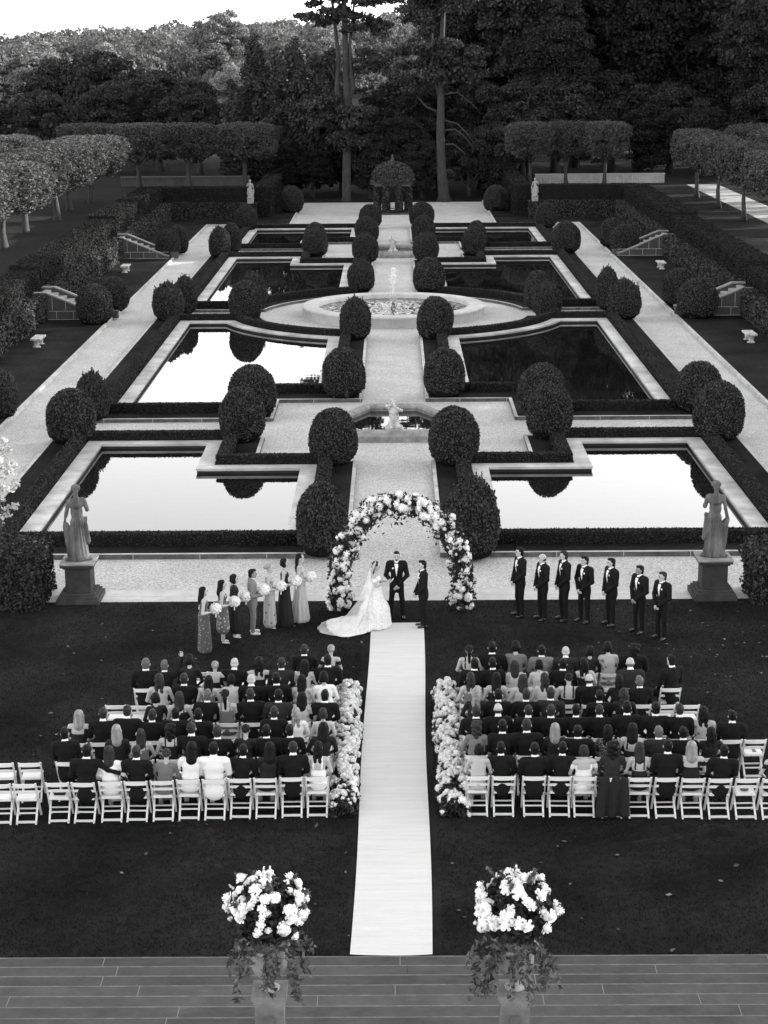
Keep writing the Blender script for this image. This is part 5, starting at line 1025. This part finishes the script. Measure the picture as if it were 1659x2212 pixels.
ROWS_R = [
 (7, [405, 519, 650, 763, 870, 990, 1107, 1223, 1338, 1455, 1572, 1688], 700, 405, .011, {0: 'f0 L bob d', 1: 'm0 K short d tan', 2: 'm1 K short d', 3: 'm0 K short d', 4: 'f1 W bob n', 5: 'f3 C curly d', 6: 'f2 B long n', 7: 'm1 K short d', 8: 'f1 B long l', 9: 'm2 K short d', 11: 'f1 B bun n'}),
 (6, [400, 512, 624, 736, 848, 960, 1072, 1184, 1296, 1408], 612, 400, .012, {0: 'f3 D curly n', 1: 'm0 K short d', 2: 'm0 K short n', 3: 'f3 B long l', 4: 'm1 K short d', 5: 'f3 H wavy d', 6: 'f2 B long d', 7: 'm1 C short g', 8: 'm0 K short d', 9: 'f3 B wavy d'}),
 (5, [390, 500, 611, 722, 833, 944, 1055, 1166, 1277, 1388, 1500, 1605], 530, 390, .012, {0: 'm0 K short n', 1: 'm0 K bald n', 2: 'm2 K crop n', 3: 'm1 K short n', 4: 'm0 K short d', 5: 'm3 K crop n', 6: 'm4 K short d', 7: 'm0 K short d', 8: 'm0 K crop n tan', 9: 'f3 F wavy d', 10: 'm4 K crop d'}),
 (4, [388, 496, 604, 712, 820, 928, 1036, 1144, 1250, 1350], 458, 388, .008, {0: 'f3 B wavy l', 1: 'm1 K short d', 2: 'm0 K short n', 3: 'm2 C short n', 5: 'm0 K short d', 6: 'f3 B wavy n'}),
 (3, [375, 480, 585, 690, 795, 900, 1005, 1110, 1212, 1318], 390, 375, .004, {0: 'f0 D wavy n', 1: 'f0 B long d', 2: 'f3 L long n', 3: 'f3 L wavy n', 4: 'f2 B bun d', 5: 'm1 K bald n', 6: 'f3 B wavy d', 7: 'm4 K short g'}),
 (2, [375, 475, 575, 675, 775, 875, 975, 1075, 1240], 320, 375, .002, {0: 'm2 K short d', 1: 'm0 K short d', 2: 'f0 L long n', 3: 'f4 L bob d', 4: 'm0 K short d', 5: 'f0 B wavy d', 7: 'm1 C bald g', 8: 'm1 K short d'}),
 (1, [375, 472, 570, 675, 789, 880, 980, 1075], 257, 375, .002, {0: 'f2 B pony d', 1: 'm0 K short d', 2: 'f4 D bob d', 3: 'm1 G short d', 4: 'm0 C bald w', 5: 'f3 B bob d', 6: 'f4 F bob d', 7: 'm0 K curly d'})]
for side, RR in (('left', ROWS_L), ('right', ROWS_R)):
    for row, xs, y0, x0, sl_, gs in RR:
        for i, x in enumerate(xs):
            X, Y = backs(side, x, y0 + (x - x0) * sl_); rz = rnd.uniform(-.04, .04) + (.05 if side == 'left' and i > 10 else 0); Y += rnd.uniform(-.02, .02)
            chair(X, Y, rz, side, row, i, i not in gs)
            if i in gs:
                yaw = 0
                if side == 'right' and row == 2 and i == 8: yaw = .5
                guest(gs[i], X, Y + .01, side, row, i, yaw)
# things left on chairs
def on_chair(side, zx, row, name, label, cat, mb, m):
    RR = ROWS_L if side == 'left' else ROWS_R
    for r_, xs, y0, x0, sl_, gs in RR:
        if r_ == row:
            X, Y = backs(side, zx, y0 + (zx - x0) * sl_); o = mb.build(name, m, None, loc=(X, Y + .03, .479)); o['label'] = label; o['category'] = cat; b = o.modifiers.new('bevel', 'BEVEL'); b.width = .012; b.segments = 2; return o
b1 = MB(); b1.box(-.10, .11, -.06, .07, 0, .045); b1.bar((-.12, -.02, .03), (-.02, .1, .05), .03, .02); on_chair('left', 243, 7, 'handbag', 'small black bag left on an empty back row chair, left block', 'handbag', b1, DRB)
on_chair('left', 247, 7, 'card', 'small white card lying on the black bag', 'card', MB().box(-.02, .06, -.03, .03, .046, .052), DRW)
cb = MB(); cb.lathe([(0, 0), (.07, 0), (.085, .02), (.06, .045), (0, .05)], 14); o = on_chair('right', 1572, 7, 'clutch_purse', 'dark oval clutch purse left on an empty back row chair, right block', 'purse', cb, mat('dark beaded clutch', .08, .4, var=.5, scale=60))
on_chair('right', 1605, 5, 'phone', 'dark phone lying on the empty end chair, right block', 'phone', MB().box(-.0, .07, -.06, .07, 0, .01), EYE)
# checked shawl draped over a back row chair down to the grass
X, Y = backs('right', 990, 706); V = []; nu, nv = 28, 16
for j in range(nv + 1):
    t = j / nv
    for i in range(nu + 1):
        u = i / nu * 2 - 1; z = .86 - .80 * t; y = -.27 - .06 * t - .035 * math.sin(u * 9 + t * 2) * (.3 + t); V.append((u * (.27 + .05 * t), y - (.0 if t else -.02), z - .04 * (1 - t) * abs(u)))
me = new_mesh('shawl', V, np.array([(j * (nu + 1) + i, j * (nu + 1) + i + 1, (j + 1) * (nu + 1) + i + 1, (j + 1) * (nu + 1) + i) for j in range(nv) for i in range(nu)]), mat('dark tweed cloth', .012, .9, var=.6, scale=30), smooth=True)
o = ob('draped_coat', me, loc=(X, Y, 0), label='dark tweed coat draped over a back row chair down to the grass', category='coat'); sd2 = o.modifiers.new('solid', 'SOLIDIFY'); sd2.thickness = .012
# ------------------------------------------------------------------ wedding party
def standing(make, px, py, rz, label, hairk, hairm, yaw=0, base='party', sc=1.0, **k):
    me, T = make; x, y = inv(px, py, 0.0); t = thing('person', label, 'person', (x, y, 0), rz, None, sc); ob('body', me, t)
    if hairk: add_hair(t, hairk, hairm, T, yaw, k.get('hs', 1.0))
    return t
def bouquet(parent_t, h, label, r=.135, dark=False):
    c = parent_t.matrix_basis @ Vector((0, .29, h)); t = thing('bouquet', label, 'bouquet', c); it = []
    n = 500; d = rng.normal(size=(n, 3)); d /= np.linalg.norm(d, axis=1)[:, None]; LV, LF = cards(d * rng.uniform(.3, .8, n)[:, None] * r, .05, None, 0); ob('foliage', new_mesh('f', LV, LF, LEAFM), t)
    for q in range(34):
        z = 1 - 1.75 * (q + .5) / 34; a = q * 2.4; rr = math.sqrt(max(0, 1 - z * z)); d = Vector((rr * math.cos(a), rr * math.sin(a), z)); it.append((d * r * .72, d, rnd.uniform(.05, .06), rnd.choice(ROSES + HYD)))
    blooms(t, it); MB().tube([(0, -.02, -.08), (0, -.06, -.2)], [.02, .014], 8).build('stems', SHIRT, t)
def Z3(x, y): return 398.2 + x * .4, 995.4 + y * .4
def Z4(x, y): return 995.3 + x * .4, 1095 + y * .4
bpy.context.view_layer.update()
E_ = -PI / 2   # facing +X
party = [(dict(h=1.62, dress=FLO2, hem=.03, hemr=.2, seed=1), (112, 1030), E_ + .25, 'woman in long dark floral dress with long dark hair, nearest of the bridesmaids', 'long', HDARK),
         (dict(h=1.60, dress=FLO1, hem=.35, hemr=.19, legs=True, seed=2), (212, 985), E_ + .2, 'woman in grey floral midi dress and pale heels, second nearest bridesmaid', 'long', HDARK),
         (dict(h=1.62, dress=DRB, hem=.22, hemr=.19, legs=True, sleeve=True, seed=3), (275, 955), E_ + .15, 'woman in short sleeved black dress between floral dress and grey suit', 'bob', HDARK),
         None,
         (dict(h=1.68, dress=FLO3, hem=.12, hemr=.19, seed=5, legs=True), (463, 905), E_ + .1, 'woman in pale floral slip dress with fair pinned hair beside the grey suit', 'bun', HBL),
         (dict(h=1.74, dress=DRB, hem=.02, hemr=.25, seed=6), (545, 885), E_ + .1, 'woman in sleeveless long black gown, second from the arch', 'bob', HDARK),
         (dict(h=1.76, dress=SATIN, hem=.02, hemr=.27, seed=7, folds=.012), (628, 862), E_ + .05, 'woman in silver satin cowl gown with long dark hair, nearest the arch', 'wavy', HDARK)]
BQ = ['held by the nearest bridesmaid', 'held by the bridesmaid in the midi dress', 'held by the woman in the short sleeved black dress', 'held by the man in the grey suit', 'held by the woman in the pale floral dress', 'held by the woman in the long black gown', 'held by the woman in the satin gown']
PT = []
for i, p in enumerate(party):
    if p is None:
        t = standing(man(1.70, 'bouquet', suit=SUITG, skin=SKIND, shoe=SHOEW, tux=False, seed=9, stance=.1), *Z3(372, 935), E_ + .15, 'man in pale grey suit holding a bouquet among the bridesmaids', 'short', HDARK); hh = 1.11
    else: t = standing(woman(**p[0]), *Z3(*p[1]), p[2], p[3], p[4], p[5], hs=.96); hh = 1.07 * p[0]['h'] / 1.66
    PT.append((t, hh, i))
bpy.context.view_layer.update()
for t, hh, i in PT: bouquet(t, hh, 'round white rose bouquet ' + BQ[i], .15 if i == 3 else .13)
W_ = PI / 2    # facing -X
gm = [((318, 590), 1.86, W_ + .35, 0, 'short', HDARK, False, 'tallest groomsman in black tuxedo, nearest the arch', SKIN), ((440, 608), 1.76, W_ + .4, 0, 'bald', HBR, False, 'bald groomsman in black tuxedo, second from the arch', SKIN), ((555, 612), 1.86, W_ + .35, .04, 'short', HBR, True, 'bearded tall groomsman in black tuxedo, third from the arch', SKIN), ((665, 622), 1.76, W_ + .7, 0, 'short', HDARK, False, 'groomsman with thick dark hair in black tuxedo, fourth from the arch', SKIN),
      ((808, 638), 1.78, W_ + .4, .12, 'short', HDARK, True, 'broad bearded groomsman in black tuxedo, fifth from the arch', SKIN), ((960, 678), 1.76, W_ + .6, .02, 'short', HDARK, True, 'slim bearded groomsman with pocket square, sixth from the arch', SKIND), ((1082, 712), 1.74, W_ + .6, .03, 'short', HBR, False, 'fair haired groomsman in black tuxedo, last in the line', SKIN)]
def boutonniere(t, s, side=1):
    o = ob('boutonniere', HYD[1], t, loc=(side * .085, .118, 1.33 * s)); o.scale = (.024, .018, .03)
for i, (p, h, rz, fat, hk, hm, bd, lab, sk) in enumerate(gm):
    t = standing(man(h, 'clasp', fat=fat, skin=sk, beard=bd, seed=20 + i, stance=.12, head=(-.35, 0)), *Z4(*p), rz, lab, hk, hm, yaw=-.35); boutonniere(t, h / 1.8, -1)
t = standing(man(1.80, 'clasp', skin=SKIN, seed=30, stance=.16, beard=True), *Z3(1148, 848), PI - .05, 'officiant in black tuxedo with beard, facing the couple under the arch', 'short', HDARK); boutonniere(t, 1, 1)
t = standing(man(1.77, 'clasp', skin=SKIN, seed=31, stance=.09), *Z3(1290, 898), W_ + .2, 'groom in black velvet tuxedo standing on the runner facing the bride', 'short', HDARK); boutonniere(t, .98, -1)
# bride
bx, by = inv(*Z3(1035, 895), 0.0); br = thing('person', 'bride in white lace gown and long veil reading from a card, facing the groom', 'person', (bx, by, 0), 0)
def bride():
    P = [ell((0, 0, 1.0), (.15, .12, .12), 0), cap((0, 0, 1.05), (0, 0, 1.16), .115, .11, 0, .05, (1, .8, 1)), ell((0, 0, 1.25), (.14, .10, .1), 0, .04)]
    P += [ell((q * .06, .062, 1.24), (.058, .055, .06), 0, .03) for q in (-1, 1)]
    P += [cap((0, 0, .98), (0, -.02, .35), .135, .33, 0, .05, (1, 1, 1)), cap((0, -.02, .4), (0, -.05, .1), .36, .43, 0, .08), ell((.05, -.55, .02), (.46, .6, .11), 0, .18), ell((.5, -.62, .01), (.5, .48, .10), 0, .2), ell((.0, -.85, .01), (.4, .35, .08), 0, .2),
          ell((0, -.005, 1.335), (.13, .076, .055), 1, .04), cap((-.132, -.008, 1.36), (.132, -.008, 1.36), .042, .042, 1, .04), cap((0, -.01, 1.37), (0, .008, 1.49), .043, .041, 1, .025)]
    hp, T = head_prims((0, .02, 1.56), 0, .18, .94); P += hp; ex = MB()
    for q in (-1, 1):
        ev = (q * .2, .04, 1.1); wv = (q * .07, .29, 1.17); P += [cap((q * .15, -.01, 1.35), ev, .042, .036, 1, .03), cap(ev, wv, .034, .024, 1, .02), ell((q * .19, 0, 1.24), (.05, .055, .05), 0, .02)]; hand(ex, wv, (-q * .4, .8, .2), (-q * .5, 0, .8), .88)
    def disp(Q):
        a = np.arctan2(Q[..., 1] + .1, Q[..., 0]); k = np.clip((1.0 - Q[..., 2]) / .7, 0, 1)
        return .016 * np.sin(a * 13 + 2.5 * nz(Q, 1.4, 3)) * k + .006 * nz(Q, 6, 1) * k
    return sdf_mesh('body', P, .0135, [LACE, SKIN, SHIRT, LACE, SHOE, HDARK, LIP], zmin=.03, disp=disp, extra=ex), T
me, T = bride(); ob('body', me, br); add_hair(br, 'wavy', HBR, T, 0, .97); br.rotation_euler = (0, 0, E_ - .12)
V = []; nu, nv = 30, 44; prof = [(0, 1.70, .0, .02), (.08, 1.64, -.05, .10), (.2, 1.45, -.16, .17), (.4, 1.05, -.27, .30), (.62, .6, -.48, .48), (.8, .22, -.78, .66), (.88, .10, -1.0, .78), (.95, .055, -1.2, .78), (1, .035, -1.4, .6)]
for j in range(nv + 1):
    t = j / nv; k = max(i for i in range(len(prof) - 1) if prof[i][0] <= t); a, b = prof[k], prof[k + 1]; q = (t - a[0]) / (b[0] - a[0]); z, yb, w_ = [a[c] + (b[c] - a[c]) * q for c in (1, 2, 3)]
    for i in range(nu + 1):
        u = i / nu * 2 - 1; an = u * 1.75; f = .02 * math.sin(u * 14 + t * 3) * (.2 + t); y = yb + (1 - math.cos(an)) * w_ * .55 + f; x = math.sin(an) * w_ * (1 + .03 * math.sin(t * 20)); V.append((x + (.25 * max(0, t - .7) / .3), y, max(z + f * .5 * (z > .1), .03 + .012 * (1 + math.sin(u * 9 + t * 15)))))
me = new_mesh('veil', V, np.array([(j * (nu + 1) + i, j * (nu + 1) + i + 1, (j + 1) * (nu + 1) + i + 1, (j + 1) * (nu + 1) + i) for j in range(nv) for i in range(nu)]), VEIL, smooth=True); ob('veil', me, br)
M_ = Matrix.Rotation(E_ - .12, 4, 'Z'); cpos = Vector((bx, by, 0)) + M_ @ Vector((0, .40, 1.20))
MB().box(-.075, .075, -.004, .004, -.05, .06).build('vow_card', DRW, None, loc=cpos, rz=E_ - .12, label='small white card held by the bride', category='card').rotation_euler.x = -.7
# pale leafed young tree at the left edge
ms = tree_meshes([(0, 0, 3.3, .6, .6, .55), (-.2, 0, 2.6, .7, .6, .6), (.1, 0, 4.0, .3, .3, .3), (-.2, 0, 1.6, .5, .5, .5)], 60, .16, 26, .085, T_WHT, 91, trunk=(3.4, .05), limbs=8)
place_tree(ms, (-10.5, 46.3, -.3), 'slender young tree with silvery white leaves at the left photo edge', name='young_tree', rz=0)
# no haze volume; done
